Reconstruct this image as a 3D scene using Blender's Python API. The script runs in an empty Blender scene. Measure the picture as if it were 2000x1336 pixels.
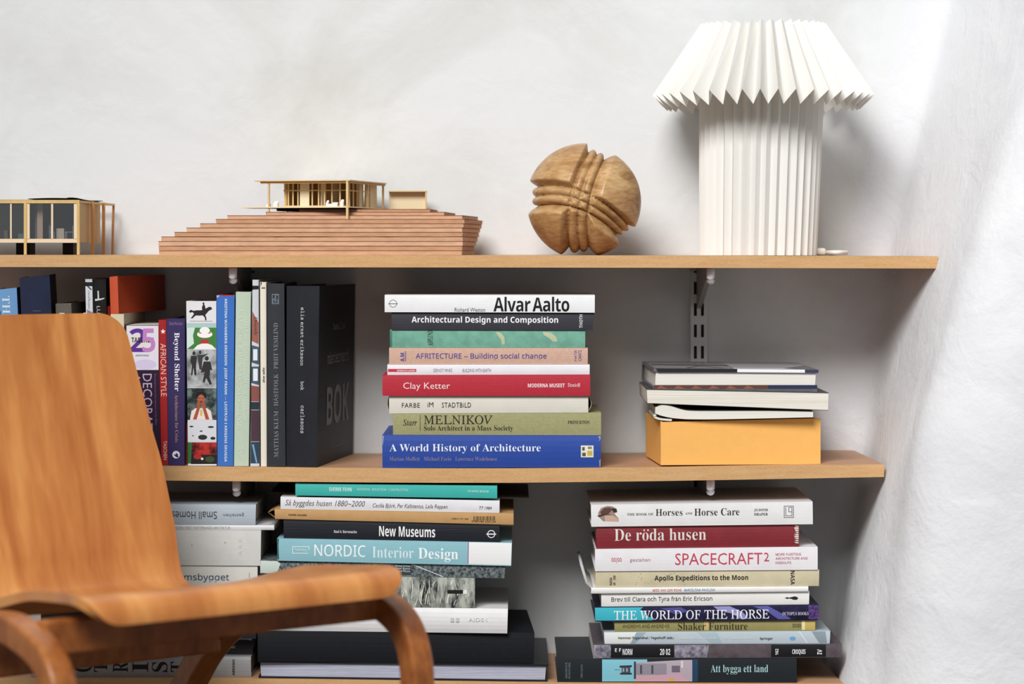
import bpy, bmesh, math, random
from mathutils import Vector, Matrix
random.seed(7)
S = bpy.context.scene
COL = S.collection
F, D, HY = 4760.0, 3.4, 490.0      # focal length in px, camera to shelf front, horizon row

# ---------------------------------------------------------------- camera, world, light
cd = bpy.data.cameras.new('camera'); cam = bpy.data.objects.new('camera', cd); COL.objects.link(cam)
cam.location = (0, -D, 0); cam.rotation_euler = (math.pi/2, 0, 0)
cd.sensor_width = 36.0; cd.lens = F/2000*36; cd.shift_y = -(668-HY)/2000
cd.clip_start = .05
cd.dof.use_dof = True; cd.dof.focus_distance = 3.41; cd.dof.aperture_fstop = 3.2
S.camera = cam
W = bpy.data.worlds.new('world'); S.world = W; W.use_nodes = True
bg = W.node_tree.nodes['Background']; bg.inputs[0].default_value = (.90, .95, 1, 1); bg.inputs[1].default_value = .28
ld = bpy.data.lights.new('window_light', 'AREA'); ld.shape = 'RECTANGLE'; ld.size = 2.2; ld.size_y = 1.7; ld.spread = math.radians(88)
ld.energy = 69; ld.color = (1, .99, .975)
lo = bpy.data.objects.new('window_light', ld); COL.objects.link(lo)
lo.location = (-.95, -3.6, 2.75)
lo.rotation_euler = (Vector((.80, .1, -1.1))-Vector(lo.location)).to_track_quat('-Z', 'Y').to_euler()
S.view_settings.view_transform = 'Standard'; S.view_settings.look = 'None'
S.view_settings.gamma = 1; S.view_settings.exposure = 0.0; S.view_settings.use_curve_mapping = False
S.cycles.max_bounces = 8

# ---------------------------------------------------------------- helpers
def lin(c):
    if isinstance(c, str): c = tuple(int(c[i:i+2], 16)/255 for i in (0, 2, 4))
    return tuple(x/12.92 if x <= .04045 else ((x+.055)/1.055)**2.4 for x in c)+(1,)
_M = {}
def mat(col, rough=.5, spec=.3, bump=0, bscale=300, mott=0, mscale=30, stretch=(1, 1, 1), metal=0, coat=0, col2=None, name=None):
    """plain material: colour mottled between col and col2 by noise, plus fine relief"""
    key = (col, rough, spec, bump, bscale, mott, mscale, stretch, metal, coat, col2)
    if key in _M: return _M[key]
    m = bpy.data.materials.new(name or 'paint_'+str(col)); m.use_nodes = True; N = m.node_tree.nodes; L = m.node_tree.links
    b = N['Principled BSDF']; b.inputs['Base Color'].default_value = lin(col); b.inputs['Roughness'].default_value = rough
    b.inputs['Specular IOR Level'].default_value = spec; b.inputs['Metallic'].default_value = metal; b.inputs['Coat Weight'].default_value = coat
    if mott or bump:
        tc = N.new('ShaderNodeTexCoord'); mp = N.new('ShaderNodeMapping'); mp.inputs['Scale'].default_value = stretch
        L.new(tc.outputs['Object'], mp.inputs['Vector'])
    if mott:
        n = N.new('ShaderNodeTexNoise'); n.inputs['Scale'].default_value = mscale; n.inputs['Detail'].default_value = 5; n.inputs['Roughness'].default_value = .6
        L.new(mp.outputs[0], n.inputs['Vector'])
        r = N.new('ShaderNodeValToRGB'); c1 = lin(col); c2 = lin(col2) if col2 else tuple(x*(1-mott) for x in c1[:3])+(1,)
        r.color_ramp.elements[0].position = .38; r.color_ramp.elements[1].position = .62
        r.color_ramp.elements[0].color = c2; r.color_ramp.elements[1].color = c1
        L.new(n.outputs['Fac'], r.inputs[0]); L.new(r.outputs[0], b.inputs['Base Color'])
    if bump:
        n2 = N.new('ShaderNodeTexNoise'); n2.inputs['Scale'].default_value = bscale; n2.inputs['Detail'].default_value = 4
        L.new(mp.outputs[0], n2.inputs['Vector'])
        bp = N.new('ShaderNodeBump'); bp.inputs['Strength'].default_value = bump; bp.inputs['Distance'].default_value = .001
        L.new(n2.outputs['Fac'], bp.inputs['Height']); L.new(bp.outputs[0], b.inputs['Normal'])
    _M[key] = m
    return m
def wood(name, cols, scale, stretch, rough=.4, coord='Object', rot=(0, 0, 0), dist=1.5, coat=0, fine=.35):
    m = bpy.data.materials.new(name); m.use_nodes = True; N = m.node_tree.nodes; L = m.node_tree.links
    b = N['Principled BSDF']; b.inputs['Roughness'].default_value = rough; b.inputs['Coat Weight'].default_value = coat; b.inputs['Coat Roughness'].default_value = .25
    b.inputs['Specular IOR Level'].default_value = .35
    tc = N.new('ShaderNodeTexCoord'); mp = N.new('ShaderNodeMapping'); mp.inputs['Scale'].default_value = stretch; mp.inputs['Rotation'].default_value = rot
    L.new(tc.outputs[coord], mp.inputs['Vector'])
    n = N.new('ShaderNodeTexNoise'); n.inputs['Scale'].default_value = scale; n.inputs['Detail'].default_value = 3; n.inputs['Distortion'].default_value = dist
    f = N.new('ShaderNodeTexNoise'); f.inputs['Scale'].default_value = scale*9; f.inputs['Detail'].default_value = 3
    L.new(mp.outputs[0], n.inputs['Vector']); L.new(mp.outputs[0], f.inputs['Vector'])
    mx = N.new('ShaderNodeMix'); mx.inputs[0].default_value = fine
    L.new(n.outputs['Fac'], mx.inputs[2]); L.new(f.outputs['Fac'], mx.inputs[3])
    r = N.new('ShaderNodeValToRGB'); e = r.color_ramp.elements
    e[0].position = .36; e[1].position = .64; e[0].color = lin(cols[0]); e[1].color = lin(cols[-1])
    if len(cols) == 3: k = e.new(.5); k.color = lin(cols[1])
    L.new(mx.outputs[0], r.inputs[0]); L.new(r.outputs[0], b.inputs['Base Color'])
    bp = N.new('ShaderNodeBump'); bp.inputs['Strength'].default_value = .08; bp.inputs['Distance'].default_value = .001
    L.new(f.outputs['Fac'], bp.inputs['Height']); L.new(bp.outputs[0], b.inputs['Normal'])
    return m
def link(name, me, parent=None, mats=()):
    for m in mats: me.materials.append(m)
    o = bpy.data.objects.new(name, me); COL.objects.link(o)
    if parent: o.parent = parent
    return o
def mesh(name, vs, fs, m=None, parent=None, smooth=False, mi=None, bev=0):
    me = bpy.data.meshes.new(name); me.from_pydata([tuple(v) for v in vs], [], fs)
    b = bmesh.new(); b.from_mesh(me); bmesh.ops.recalc_face_normals(b, faces=b.faces) if not mi else None
    b.to_mesh(me); b.free()
    o = link(name, me, parent, m if isinstance(m, (list, tuple)) else ([m] if m else []))
    if mi:
        for p, k in zip(me.polygons, mi): p.material_index = k
    if smooth: me.polygons.foreach_set('use_smooth', [True]*len(me.polygons))
    if bev:
        md = o.modifiers.new('bevel', 'BEVEL'); md.width = bev; md.segments = 2; md.limit_method = 'ANGLE'
    return o
class MB:
    """collects boxes and bars into one mesh"""
    def __init__(s): s.v = []; s.f = []
    def hexa(s, p):    # 8 corners: bottom 4 ccw, top 4 ccw
        k = len(s.v); s.v += [tuple(q) for q in p]
        s.f += [tuple(k+i for i in q) for q in ((3, 2, 1, 0), (4, 5, 6, 7), (0, 1, 5, 4), (1, 2, 6, 5), (2, 3, 7, 6), (3, 0, 4, 7))]; return s
    def box(s, x0, x1, y0, y1, z0, z1):
        return s.hexa([(x0, y0, z0), (x1, y0, z0), (x1, y1, z0), (x0, y1, z0), (x0, y0, z1), (x1, y0, z1), (x1, y1, z1), (x0, y1, z1)])
    def bar(s, a, b, w, d=None):
        a = Vector(a); b = Vector(b); t = (b-a).normalized(); u = t.cross(Vector((0, 1, 0)) if abs(t.y) < .9 else Vector((1, 0, 0))).normalized(); v = t.cross(u)
        d = d or w; u = u*w/2; v = v*d/2
        return s.hexa([a-u-v, a+u-v, a+u+v, a-u+v, b-u-v, b+u-v, b+u+v, b-u+v])
    def build(s, name, m, parent=None, bev=0, **k): return mesh(name, s.v, s.f, m, parent, bev=bev, **k)
def tube(path, r, n=10, closed=False):
    vs = []; fs = []; P = [Vector(p) for p in path]
    for i, p in enumerate(P):
        t = (P[min(i+1, len(P)-1)]-P[max(i-1, 0)]).normalized()
        u = t.cross(Vector((0, 0, 1)) if abs(t.z) < .9 else Vector((1, 0, 0))).normalized(); v = t.cross(u)
        for k in range(n):
            a = 2*math.pi*k/n; vs.append(p+u*r*math.cos(a)+v*r*math.sin(a))
    for i in range(len(P)-1):
        for k in range(n): fs.append((i*n+k, i*n+(k+1) % n, (i+1)*n+(k+1) % n, (i+1)*n+k))
    fs.append(tuple(range(n))); fs.append(tuple(range((len(P)-1)*n, len(P)*n)))
    return vs, fs
def crom(pts, n):
    """Catmull-Rom through the points, n steps each"""
    P = [Vector(p) for p in pts]; P = [P[0]*2-P[1]]+P+[P[-1]*2-P[-2]]; out = []
    for i in range(1, len(P)-2):
        a, b, c, d = P[i-1:i+3]
        for k in range(n):
            t = k/n; out.append(.5*((2*b)+(c-a)*t+(2*a-5*b+4*c-d)*t*t+(3*b-a-3*c+d)*t**3))
    out.append(P[-2]); return out
def interp(tab, x):
    if x <= tab[0][0]: a, b = tab[0], tab[1]
    elif x >= tab[-1][0]: a, b = tab[-2], tab[-1]
    else:
        for a, b in zip(tab, tab[1:]):
            if a[0] <= x <= b[0]: break
    return a[1]+(b[1]-a[1])*(x-a[0])/(b[0]-a[0])
def at(px, py, y=0.):
    d = D+y; return Vector(((px-1000)/F*d, y, -(py-HY)/F*d))
def empty(name, loc, label, cat, group=None, rz=0):
    o = bpy.data.objects.new(name, None); COL.objects.link(o); o.location = loc; o.rotation_euler = (0, 0, rz); o.empty_display_size = .02
    return tag(o, label, cat, group)
def tag(o, label, cat, group=None):
    o['label'] = label; o['category'] = cat
    if group: o['group'] = group
    return o
def struct(o): o['kind'] = 'structure'; return o
def ell(cx, cy, rx, ry, n=20, a0=0, a1=360):
    return [(cx+rx*math.cos(math.radians(a0+(a1-a0)*i/n)), cy+ry*math.sin(math.radians(a0+(a1-a0)*i/n))) for i in range(n+(a1-a0 < 360))]
def rc(x0, y0, x1, y1): return [(x0, y0), (x1, y0), (x1, y1), (x0, y1)]

# ---------------------------------------------------------------- structure
def plaster(name, base, dark, bump, sc):
    m = bpy.data.materials.new(name); m.use_nodes = True; N = m.node_tree.nodes; L = m.node_tree.links; b = N['Principled BSDF']
    b.inputs['Roughness'].default_value = .85; b.inputs['Specular IOR Level'].default_value = .15
    tc = N.new('ShaderNodeTexCoord')
    a = N.new('ShaderNodeTexNoise'); a.inputs['Scale'].default_value = 3; a.inputs['Detail'].default_value = 7; a.inputs['Roughness'].default_value = .62; a.inputs['Distortion'].default_value = .6
    L.new(tc.outputs['Object'], a.inputs['Vector'])
    r = N.new('ShaderNodeValToRGB'); r.color_ramp.elements[0].position = .3; r.color_ramp.elements[1].position = .58
    r.color_ramp.elements[0].color = lin(dark); r.color_ramp.elements[1].color = lin(base); L.new(a.outputs['Fac'], r.inputs[0]); L.new(r.outputs[0], b.inputs['Base Color'])
    c = N.new('ShaderNodeTexNoise'); c.inputs['Scale'].default_value = 14; c.inputs['Detail'].default_value = 6; c.inputs['Distortion'].default_value = .8
    d = N.new('ShaderNodeTexNoise'); d.inputs['Scale'].default_value = sc; d.inputs['Detail'].default_value = 5
    L.new(tc.outputs['Object'], c.inputs['Vector']); L.new(tc.outputs['Object'], d.inputs['Vector'])
    b1 = N.new('ShaderNodeBump'); b1.inputs['Strength'].default_value = bump; b1.inputs['Distance'].default_value = .006; L.new(c.outputs['Fac'], b1.inputs['Height'])
    b2 = N.new('ShaderNodeBump'); b2.inputs['Strength'].default_value = bump; b2.inputs['Distance'].default_value = .0012; L.new(d.outputs['Fac'], b2.inputs['Height'])
    L.new(b1.outputs[0], b2.inputs['Normal']); L.new(b2.outputs[0], b.inputs['Normal'])
    return m
M_wall = plaster('white_plaster', 'e3e5e6', 'd2d3d0', .30, 90)
M_wall2 = plaster('rough_white_plaster', 'e4e5e8', 'd2d3d7', .55, 130)
FL = -.80
struct(MB().box(-3.2, .70, .25, .33, FL, 2.2).build('wall_back', M_wall))
struct(MB().box(-3.2, 2.2, -4.2, .33, FL-.05, FL).build('floor', wood('floor_boards', ('4a3c30', '6a5644'), 3, (1, 12, 1))))
xb = [(-.60, .470), (-.3, .529), (0, .571), (.376, .667), (2.2, 1.0)]
xf = [(-.60, .4640), (-.3, .5255), (0, .5975), (.36, .715), (2.2, 1.15)]
xc = [(-.58, .519), (-.266, .546), (-.109, .590), (.171, .683), (.35, .76), (2.2, 1.2)]
rows = 70; vs = []; fs = []; nc = 0
for j in range(rows+1):
    z = FL+(2.2-FL)*(j/rows); B, Fr, C = interp(xb, z), interp(xf, z), interp(xc, z)
    pts = [(B-.09, .2505), (B-.045, .248), (B-.014, .236), (B, .20), (B*.5+Fr*.5, .10), (Fr, 0), (Fr*.4+C*.6-.004, -.08), (C, -.14), (C+.05, -.185), (C+.17, -.215), (C+.6, -.25), (2.3, -.28)]
    cr = crom([(p[0], p[1], 0) for p in pts], 5); nc = len(cr)
    for p in cr: vs.append((p.x, p.y, z))
for j in range(rows):
    for i in range(nc-1): fs.append((j*nc+i, j*nc+i+1, (j+1)*nc+i+1, (j+1)*nc+i))
struct(mesh('wall_right', vs, fs, M_wall2, smooth=True))

# ---------------------------------------------------------------- shelves
M_edge = wood('beech_edge', ('c09663', 'cda271', 'd4ac7c'), 22, (1, 9, 9), .42, dist=.4, fine=.6)
M_top = wood('beech_board', ('b4896a', 'c49a78'), 8, (1, 8, 8), .5)
def px2z(tab): return [((x-1000)/1400, -(y-HY)/1400) for x, y in tab]
top_t = px2z([(-300, 497.5), (0, 497.8), (500, 498), (1000, 498.5), (1500, 499.5), (1834, 500.5)])
top_b = px2z([(-300, 521), (0, 521.5), (500, 522), (1000, 522.5), (1500, 523.5), (1834, 524.5)])
mid_t = px2z([(-300, 908), (320, 910), (560, 913), (800, 915), (1000, 915), (1300, 912.5), (1500, 910), (1728, 907)])
mid_b = px2z([(-300, 936), (320, 938.5), (560, 941), (800, 943), (1000, 943), (1300, 939.5), (1500, 936), (1728, 931.5)])
bot_t = px2z([(-300, 1325), (480, 1325.5), (800, 1330), (1080, 1333.5), (1400, 1334.5), (1650, 1335)])
bot_b = px2z([(-300, 1352), (480, 1353), (800, 1358), (1080, 1362), (1400, 1362), (1650, 1362)])
def shelf(tt, tb, xr_f, xr_b, label):
    e = empty('wooden_shelf', (-.2, .12, tb[3][1]), label, 'shelf', 'wall shelves'); off = Vector(e.location)
    xs = [-1.3]+[-.7+i*.1 for i in range(12)]+[xr_f]
    xs = sorted(set(x for x in xs if x <= xr_f))
    for nm, y0, y1, m in (('board', .003, .248, M_top), ('edge_band', 0, .003, M_edge)):
        vs = []; fs = []
        for x in xs:
            last = x == xr_f
            for y, z in ((y0, interp(tb, x)), (y1, interp(tb, x)), (y1, interp(tt, x)), (y0, interp(tt, x))):
                xx = x+(xr_b-xr_f)*(y/.248) if last else x
                vs.append(Vector((xx, y, z))-off)
        for i in range(len(xs)-1):
            for k in range(4): fs.append((i*4+k, i*4+(k+1) % 4, i*4+4+(k+1) % 4, i*4+4+k))
        fs += [(0, 1, 2, 3), tuple(len(vs)-4+k for k in range(4))]
        mesh(nm, vs, fs, m, e)
    return e
shelf(top_t, top_b, .594, .562, 'topmost beech-edged shelf board carrying the lamp and wooden models')
shelf(mid_t, mid_b, .519, .510, 'middle beech-edged shelf board under the upright books and orange box')
shelf(bot_t, bot_b, .4625, .452, 'lowest beech-edged shelf board under the stacked books')
M_steel = mat('d8d8d4', .4, .5); M_dark = mat('15161a', .6)
M_brk = mat('8d8680', .4, .5); M_tip = mat('f0eef0', .35, .5)
def upright(x, label, ztop=-.03):
    e = empty('shelf_upright', (x, .249, -.75), label, 'shelf rail', 'slotted shelf rails')
    a = MB(); zb = -.75; w = .0125; p = .032; z = zb; 
    n = int((ztop-zb)/p)
    H = ztop-zb
    for x0, x1 in ((-w, -.0075), (-.0030, .0030), (.0075, w)): a.box(x0, x1, -.0115, -.0095, 0, H)
    for x0, x1 in ((-.0075, -.0030), (.0030, .0075)):
        for i in range(n+1): a.box(x0, x1, -.0115, -.0095, i*p, min(i*p+.013, H))
    for x0, x1 in ((-w, -w+.0015), (w-.0015, w)): a.box(x0, x1, -.0095, 0, 0, H)
    a.build('rail', M_steel, e)
    MB().box(-w+.0016, w-.0016, -.003, 0, 0, H).build('slot_backing', mat('3a403c', .7), e)
upright(.279, 'white slotted metal wall rail seen above the orange box')
upright(-.392, 'white slotted metal wall rail behind the upright books on the left')
def bracket(x, z, label, g=1):
    e = empty('shelf_bracket', (x, .237, z), label, 'bracket', 'shelf brackets')
    vs = []; prof = [(0, 0), (0, -.062), (-.03, -.055), (-.17, -.018), (-.215, -.014), (-.215, 0)]
    for s in (-.0035, .0035): vs += [(s, y, zz) for y, zz in prof]
    n = len(prof); fs = [tuple(range(n)), tuple(range(2*n-1, n-1, -1))]+[(i, (i+1) % n, n+(i+1) % n, n+i) for i in range(n)]
    mesh('arm', vs, fs, M_brk, e)
    path = [(0, -.215, -.001), (0, -.2155, -.010), (0, -.214, -.0175)]
    v, f = tube([(0, -.214-.006*0, -.0005), (0, -.214, -.008), (0, -.214, -.0140), (0, -.212, -.0175), (0, -.210, -.019)], .0058, 12)
    mesh('end_cap', v, f, M_tip, e, smooth=True)
zt = interp(top_b, .2)-.0002; zm = interp(mid_b, .28)-.0002
bracket(.279, zt, 'pale bracket under the top shelf above the orange box')
bracket(-.392, interp(top_b, -.392)-.0002, 'pale bracket under the top shelf above the blue and green books')
bracket(.279, zm, 'bracket under the middle shelf, only its white tip showing above the white horse book')
bracket(-.387, interp(mid_b, -.387)-.0002, 'bracket under the middle shelf, only its white tip showing above the left stack')

# ---------------------------------------------------------------- books
def mapc(s, A, a, Dg=None, h=None):
    o = ''
    for c in s:
        if 'A' <= c <= 'Z': o += chr(A+ord(c)-65)
        elif 'a' <= c <= 'z': o += h if (h and c == 'h') else chr(a+ord(c)-97)
        elif Dg and '0' <= c <= '9': o += chr(Dg+ord(c)-48)
        else: o += c
    return o
STY = {'sans': (lambda s: s, 0, 0), 'semi': (lambda s: mapc(s, 0x1D5A0, 0x1D5BA, 0x1D7E2), .003, 0), 'bold': (lambda s: mapc(s, 0x1D5D4, 0x1D5EE, 0x1D7EC), 0, 0), 'soft': (lambda s: s, 0, 0),
       'caps': (lambda s: mapc(s, 0x1D434, 0x1D44E, None, 'ℎ'), .004, -.27), 'heavy': (lambda s: mapc(s, 0x1D5D4, 0x1D5EE, 0x1D7EC), 0, 0),
       'serifb': (lambda s: mapc(s, 0x1D400, 0x1D41A, 0x1D7CE), 0, 0), 'serif': (lambda s: mapc(s, 0x1D400, 0x1D41A, 0x1D7CE), -.0075, 0),
       'ital': (lambda s: mapc(s, 0x1D434, 0x1D44E, None, 'ℎ'), 0, 0), 'mono': (lambda s: mapc(s, 0x1D670, 0x1D68A, 0x1D7F6), .002, 0),
       'obl': (lambda s: s, 0, .3)}
def text_geo(s, style, sp=1.0):
    fn, off, sh = STY[style]
    c = bpy.data.curves.new('t', 'FONT'); c.body = fn(s); c.offset = off; c.shear = sh; c.resolution_u = 2; c.space_character = sp
    o = bpy.data.objects.new('t', c); me = bpy.data.meshes.new_from_object(o)
    v = [(p.co.x, p.co.y) for p in me.vertices]; f = [tuple(p.vertices) for p in me.polygons]
    bpy.data.objects.remove(o); bpy.data.curves.remove(c); bpy.data.meshes.remove(me)
    x0 = min(p[0] for p in v); x1 = max(p[0] for p in v); y0 = min(p[1] for p in v); y1 = max(p[1] for p in v)
    return [((p[0]-x0)/(x1-x0), (p[1]-y0)/(y1-y0)) for p in v], f
M_pg_h = wood('page_edges_flat', ('cfcabd', 'f0ece2'), 9, (.6, 1, 90), .8, dist=0, fine=.4)
M_pg_v = wood('page_edges_upright', ('cfcabd', 'f0ece2'), 9, (90, 1, .6), .8, dist=0, fine=.4)
M_pg_b = wood('blue_grey_page_edges', ('8f93a8', 'c4c6d6'), 9, (.6, 1, 60), .7, dist=0, fine=.4)
class Book:
    """A book whose camera-facing side fills the pixel quad TL,TR,BR,BL on a vertical plane at depth y turned by yaw."""
    def __init__(s, label, q, y, depth, cover, yaw=0, stand=False, soft=False, fore=False, bulge=.0008, group=None, base=None, prev=None, pages=None, board=.0024, name='book', cat='book', thick_in=.0, w_in=.003):
        s.y = y; s.yaw = math.radians(yaw); cx = sum(p[0] for p in q)/4; cyy = sum(p[1] for p in q)/4
        s.O = at(cx, cyy, y); s.U = Vector((math.cos(s.yaw), math.sin(s.yaw), 0)); s.N = Vector((-math.sin(s.yaw), math.cos(s.yaw), 0))
        c = [s.p2l(*p) for p in q]; TL, TR, BR, BL = [list(k) for k in c]
        if base:          # rest on a shelf line
            for k in (BL, BR):
                w = s.O+s.U*k[0]; k[1] = interp(base, w.x)+.0003-s.O.z
            if stand:
                m = max(BL[1], BR[1]); BL[1] = BR[1] = m
        if prev:
            for k in (BL, BR):
                w = s.O+s.U*k[0]; k[1] = prev.topz(w.x)+.0003-s.O.z
        s.q = (TL, TR, BR, BL); s.stand = stand; s.bulge = bulge; s.fore = fore
        zb = min(BL[1], BR[1])
        s.e = empty(name, s.O+s.N*(depth/2)+Vector((0, 0, zb)), label, cat, group, s.yaw)
        s.dz = zb; s.dd = depth/2
        t = .0006 if soft else board
        # cover, C-shaped in (s, w), lofted along l
        K = 6; out = [(0, depth)]+[(i/K, -bulge*(1-(2*i/K-1)**2)) for i in range(K+1)]+[(1, depth)]
        th = abs(TL[1]-BL[1]) if not stand else abs(TR[0]-TL[0])
        ts = min(t/max(th, 1e-4), .3)
        inn = [(ts, depth)]+[(ts+(1-2*ts)*i/K, t-bulge*(1-(2*i/K-1)**2)) for i in range(K+1)]+[(1-ts, depth)]
        if fore: out = [(a, depth-w) for a, w in out]; inn = [(a, depth-w) for a, w in inn]
        n = len(out); vs = []
        for l in (0, 1):
            for a, w in out+inn: vs.append(s.pt(l, a, w))
        fs = []
        for i in range(n-1):
            fs += [(i, i+1, 2*n+i+1, 2*n+i), (n+i, n+i+1, 3*n+i+1, 3*n+i), (i, i+1, n+i+1, n+i), (2*n+i, 2*n+i+1, 3*n+i+1, 3*n+i)]
        fs += [(0, n, 3*n, 2*n), (n-1, 2*n-1, 4*n-1, 3*n-1)]
        mesh('cover', vs, fs, cover, s.e)
        mg = 0 if soft else .003
        L = abs(TR[0]-TL[0]) if not stand else abs(TL[1]-BL[1]); ml = mg/L+.001
        a0, a1, w0, w1 = ts, 1-ts, (t+.0002 if not fore else (w_in if not soft else .0003)), depth-(.0035 if not soft else .0006)
        if fore: w1 = depth-t-.0002
        b0 = t-bulge
        P = [s.pt(l, a, w) for a in (a0+.001, a1-.001) for l, w in ((ml, w0), (1-ml, w0), (1-ml, w1), (ml, w1))]
        MB().hexa(P).build('pages', pages or (M_pg_v if stand else M_pg_h), s.e)
        s.na = 0; s.nt = 0
    def topz(s, x):
        TL, TR = s.q[0], s.q[1]; xa = (s.O+s.U*TL[0]).x; xb_ = (s.O+s.U*TR[0]).x
        return s.O.z+TL[1]+(TR[1]-TL[1])*(x-xa)/(xb_-xa)
    def p2l(s, px, py):
        k, m = (px-1000)/F, -(py-HY)/F; C = Vector((0, -D, 0)); d = Vector((k, 1, m))
        t = (s.O-C).dot(s.N)/d.dot(s.N); P = C+d*t-s.O; return (P.dot(s.U), P.z)
    def pt(s, l, a, w):
        TL, TR, BR, BL = s.q
        if s.stand: u0 = [BL[i]+(BR[i]-BL[i])*a for i in (0, 1)]; u1 = [TL[i]+(TR[i]-TL[i])*a for i in (0, 1)]
        else: u0 = [BL[i]+(TL[i]-BL[i])*a for i in (0, 1)]; u1 = [BR[i]+(TR[i]-BR[i])*a for i in (0, 1)]
        return (u0[0]+(u1[0]-u0[0])*l, w-s.dd, u0[1]+(u1[1]-u0[1])*l-s.dz)
    def front(s, u, z, off):
        TL, TR, BR, BL = s.q
        if s.stand:
            f = (z-BL[1])/(TL[1]-BL[1]); x0 = BL[0]+(TL[0]-BL[0])*f; x1 = BR[0]+(TR[0]-BR[0])*f; a = (u-x0)/(x1-x0)
        else:
            f = (u-BL[0])/(BR[0]-BL[0]); z0 = BL[1]+(BR[1]-BL[1])*f; z1 = TL[1]+(TR[1]-TL[1])*f; a = (z-z0)/(z1-z0)
        i = min(max(int(a*6), 0), 5); fb = lambda t: s.bulge*max(0, 1-(2*t-1)**2)
        b = (fb(i/6)+(fb((i+1)/6)-fb(i/6))*(a*6-i)) if not s.fore else 0
        return (u, -b-off-s.dd, z-s.dz)
    def T(s, txt, box, style='sans', col='ffffff', rot=0, sp=1.0):
        x0, y0, x1, y1 = box; V, Fc = text_geo(txt, style, sp); P2 = []
        a, b = s.p2l(x0, y1), s.p2l(x1, y0); cu, cz = (a[0]+b[0])/2, (a[1]+b[1])/2
        w, h = b[0]-a[0], b[1]-a[1]; TL, TR, BR, BL = s.q
        sl = (BR[1]-BL[1]+TR[1]-TL[1])/2/(BR[0]-BL[0]) if not s.stand else 0
        ln = ((TL[0]-BL[0])+(TR[0]-BR[0]))/2/(TL[1]-BL[1]) if s.stand else 0
        for (p, q) in V:
            p -= .5; q -= .5
            if rot == 0: u, z = p*w, q*h
            elif rot == 180: u, z = -p*w, -q*h
            elif rot == -90: u, z = q*w, -p*h
            else: u, z = -q*w, p*h
            u2 = cu+u+ln*z; z2 = cz+z+sl*u
            P2.append((u2, z2))
        tall = (w > .45*abs(BR[0]-BL[0])) if s.stand else (h > .45*abs(TL[1]-BL[1]))
        s.flat('printed_lettering', P2, Fc, [0]*len(Fc), [mat(col, .5)], [.0002+(0 if tall else .3*s.bulge)+.00004*s.nt]*len(P2), tall); s.nt += 1; return s
    def flat(s, name, P2, Fc, mi, ms, offs, cut=True):
        """print laid on the spine: cut along the spine's facets, then wrapped onto them"""
        b = bmesh.new(); lay = b.verts.layers.float.new('off'); vv = []
        for (u, z), o in zip(P2, offs):
            v = b.verts.new((u, z, 0)); v[lay] = o; vv.append(v)
        for f, m in zip(Fc, mi):
            try: g = b.faces.new([vv[i] for i in f]); g.material_index = m
            except ValueError: pass
        TL, TR, BR, BL = s.q
        if not s.fore and s.bulge and cut:
            for i in range(1, 6):
                a = i/6
                if s.stand: p = Vector((BL[0]+(BR[0]-BL[0])*a, BL[1], 0)); q = Vector((TL[0]+(TR[0]-TL[0])*a, TL[1], 0))
                else: p = Vector((BL[0], BL[1]+(TL[1]-BL[1])*a, 0)); q = Vector((BR[0], BR[1]+(TR[1]-BR[1])*a, 0))
                d = q-p; bmesh.ops.bisect_plane(b, geom=b.verts[:]+b.edges[:]+b.faces[:], plane_co=p, plane_no=(-d.y, d.x, 0), dist=1e-7)
        for v in b.verts: v.co = s.front(v.co.x, v.co.y, v[lay])
        me = bpy.data.meshes.new(name); b.to_mesh(me); b.free(); link(name, me, s.e, ms)
    def A(s, *items):
        cl_ = []                                   # polygons whose boxes touch make one printed mark
        for n, it in enumerate(items):
            xs = [p[0] for p in it[1]]; ys = [p[1] for p in it[1]]; bb = [min(xs)-2, min(ys)-2, max(xs)+2, max(ys)+2]; mem = [n]; keep = []
            for c in cl_:
                if c[0][0] < bb[2] and c[0][2] > bb[0] and c[0][1] < bb[3] and c[0][3] > bb[1]:
                    bb = [min(bb[0], c[0][0]), min(bb[1], c[0][1]), max(bb[2], c[0][2]), max(bb[3], c[0][3])]; mem = c[1]+mem
                else: keep.append(c)
            cl_ = keep+[(bb, mem)]
        for _, mem in cl_:
            P2 = []; Fc = []; mi = []; ms = []; offs = []
            for n in sorted(mem):
                col, poly = items[n][0], items[n][1]; m = col if not isinstance(col, str) else mat(col, .5)
                k = len(P2); P2 += [s.p2l(*p) for p in poly]; offs += [.00008+.000008*(s.na+n)]*len(poly); Fc.append(tuple(range(k, k+len(poly))))
                if m not in ms: ms.append(m)
                mi.append(ms.index(m))
            s.flat('printed_picture', P2, Fc, mi, ms, offs)
        s.na += len(items); return s
    def done(s): return s
cl = lambda c, r=.55, b=.25: mat(c, r, .25, b, 900, .10, 250)      # cloth
pp = lambda c, r=.38, mo=.04: mat(c, r, .35, 0, 300, mo, 40)         # printed paper
G1 = 'books standing on the middle shelf'

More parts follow.
